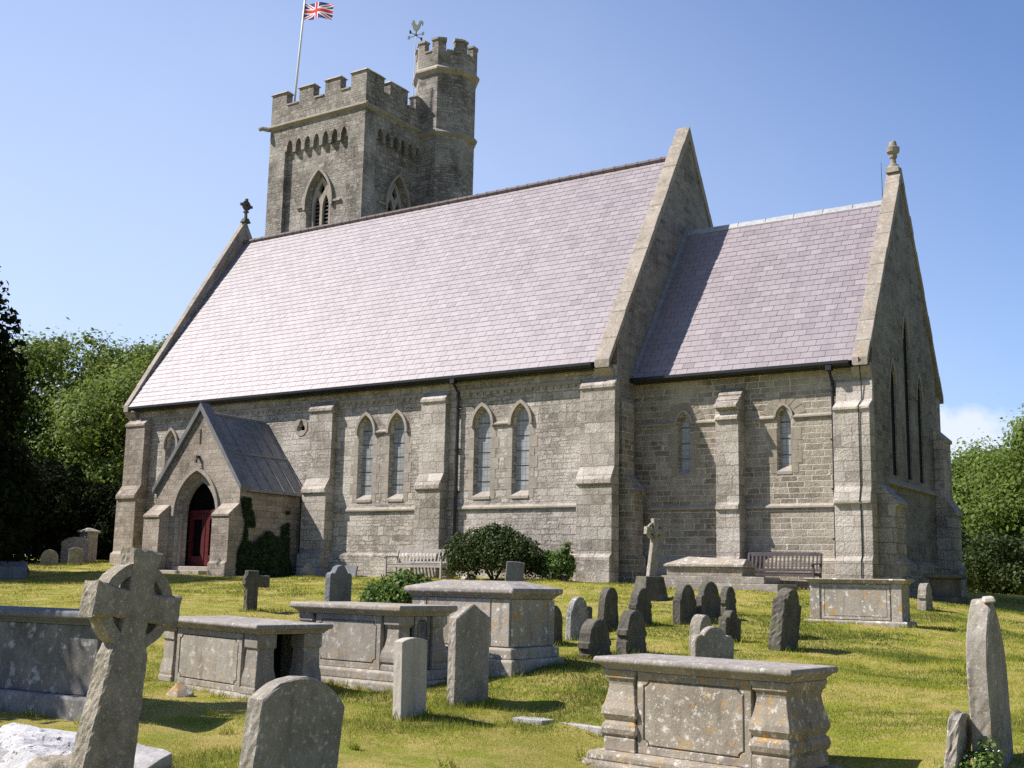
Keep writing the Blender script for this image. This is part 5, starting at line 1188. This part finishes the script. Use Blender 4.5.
# bushes
def bush(name, base, lobes, mat, label, n, size, seed, clump=.16, per=18):
    z = g(*base); e = empty(name, (base[0], base[1], z), 0, label, 'bush', 'bushes in the churchyard'); rnd = random.Random(seed)
    m = MB()
    for k in range(7):
        a = rnd.uniform(0, 2*PI); L = .6*max(l[1][0] for l in lobes); m.tube([(0, 0, -.1), (math.cos(a)*L*.5, math.sin(a)*L*.5, .4), (math.cos(a)*L, math.sin(a)*L, .8)], .03, 6, .01)
    m.build('stem', MAT['bark'], e); leaves('foliage', lobes, n, size, mat, e, clump, per, seed); return e
bush('evergreen_bush', (-2.85, -1.85), [((0, 0, .68), (1.1, .85, .70)), ((-.7, -.1, .75), (.75, .7, .62)), ((.65, 0, .6), (.85, .75, .62)), ((.05, 0, 1.0), (.7, .6, .52)), ((1.0, .1, .4), (.42, .5, .42)), ((-1.05, 0, .4), (.42, .5, .42))], 'leaf_bush', 'large rounded evergreen bush against the nave wall', 30000, .075, 21)
bush('small_bush', (-1.08, -1.35), [((0, 0, .36), (.48, .4, .40)), ((-.2, 0, .55), (.3, .3, .28)), ((.25, 0, .48), (.3, .3, .32)), ((.36, 0, .8), (.07, .07, .28))], 'leaf_bright', 'small light green bush between the evergreen and the corner buttress', 5000, .09, 22, .13)
bush('laurel_bush', (2.25, -12.4), [((0, 0, .36), (.62, .5, .42)), ((-.45, 0, .28), (.4, .4, .34)), ((.35, .1, .38), (.42, .4, .42)), ((-.75, -.05, .12), (.25, .25, .2)), ((.1, 0, .55), (.35, .35, .28))], 'leaf_bright', 'bright leafy bush behind the long chest tomb', 7000, .085, 23, .11)
# ivy on the porch
e = empty('ivy', (PX1, -1.6, g(PX1+.2, -1.6)), 0, 'dark ivy climbing the east wall of the porch', 'ivy')
rng = np.random.default_rng(31); N = 15000
yy = rng.uniform(-1.38, 1.3, N); zz = rng.uniform(-.1, 2.75, N); nzv = vnoise(yy+9, zz+9, .55, 3)*.6+vnoise(yy+9, zz+9, .2, 5)*.4
lim = 1.6-1.0*np.abs(yy+.15)**1.7; keep = (zz < lim*(.55+.85*nzv)) | ((np.abs(yy+1.05+.12*np.sin(zz*3)) < .10+.16*nzv) & (zz < 2.55) & (nzv > .47)) | ((np.abs(yy-.7) < .16) & (zz < 2.2) & (nzv > .5))
yy, zz = yy[keep], zz[keep]; n = len(yy); bulge = .05+.5*np.clip(1-zz/1.7, 0, 1)*np.clip(1-np.abs(yy+.1)/1.3, 0, 1)
pos = np.stack([rng.uniform(.3, 1, n)**.5*bulge+.02, yy, zz], 1); nrm = np.array([1, 0, .2])+rng.normal(size=(n, 3))*.4; nrm /= np.linalg.norm(nrm, axis=1)[:, None]
a = np.cross(nrm, rng.normal(size=(n, 3))); a /= np.linalg.norm(a, axis=1)[:, None]; b = np.cross(nrm, a); s_ = rng.uniform(.05, .10, n)[:, None]
V = np.stack([pos-a*s_, pos+b*s_*.7, pos+a*s_, pos-b*s_*.7], 1); o = tri_mesh('foliage', V, np.clip(rng.normal(.5, .25, n), 0, 1), MAT['leaf_ivy'], 4); o.parent = e
# weeds at the foot of the tall headstone
e = empty('weed', (14.30, -20.0, g(14.3, -20.0)), 0, 'leafy weeds with small pale flowers at the foot of the tallest headstone', 'weed')
leaves('foliage', [((0, 0, .10), (.22, .14, .14)), ((-.15, -.05, .08), (.14, .12, .1)), ((.1, 0, .2), (.1, .1, .14))], 700, .045, 'leaf_bright', e, .07, 10, 33)
m = MB()
for k in range(9): m.lathe(rk.uniform(-.22, .2), rk.uniform(-.12, .1), [(zq, rq) for zq, rq in ((.2+.02*(k % 5), .002), (.205+.02*(k % 5), .014), (.215+.02*(k % 5), .004))], 6)
m.build('flower', MAT['white'], e)
make_grass()
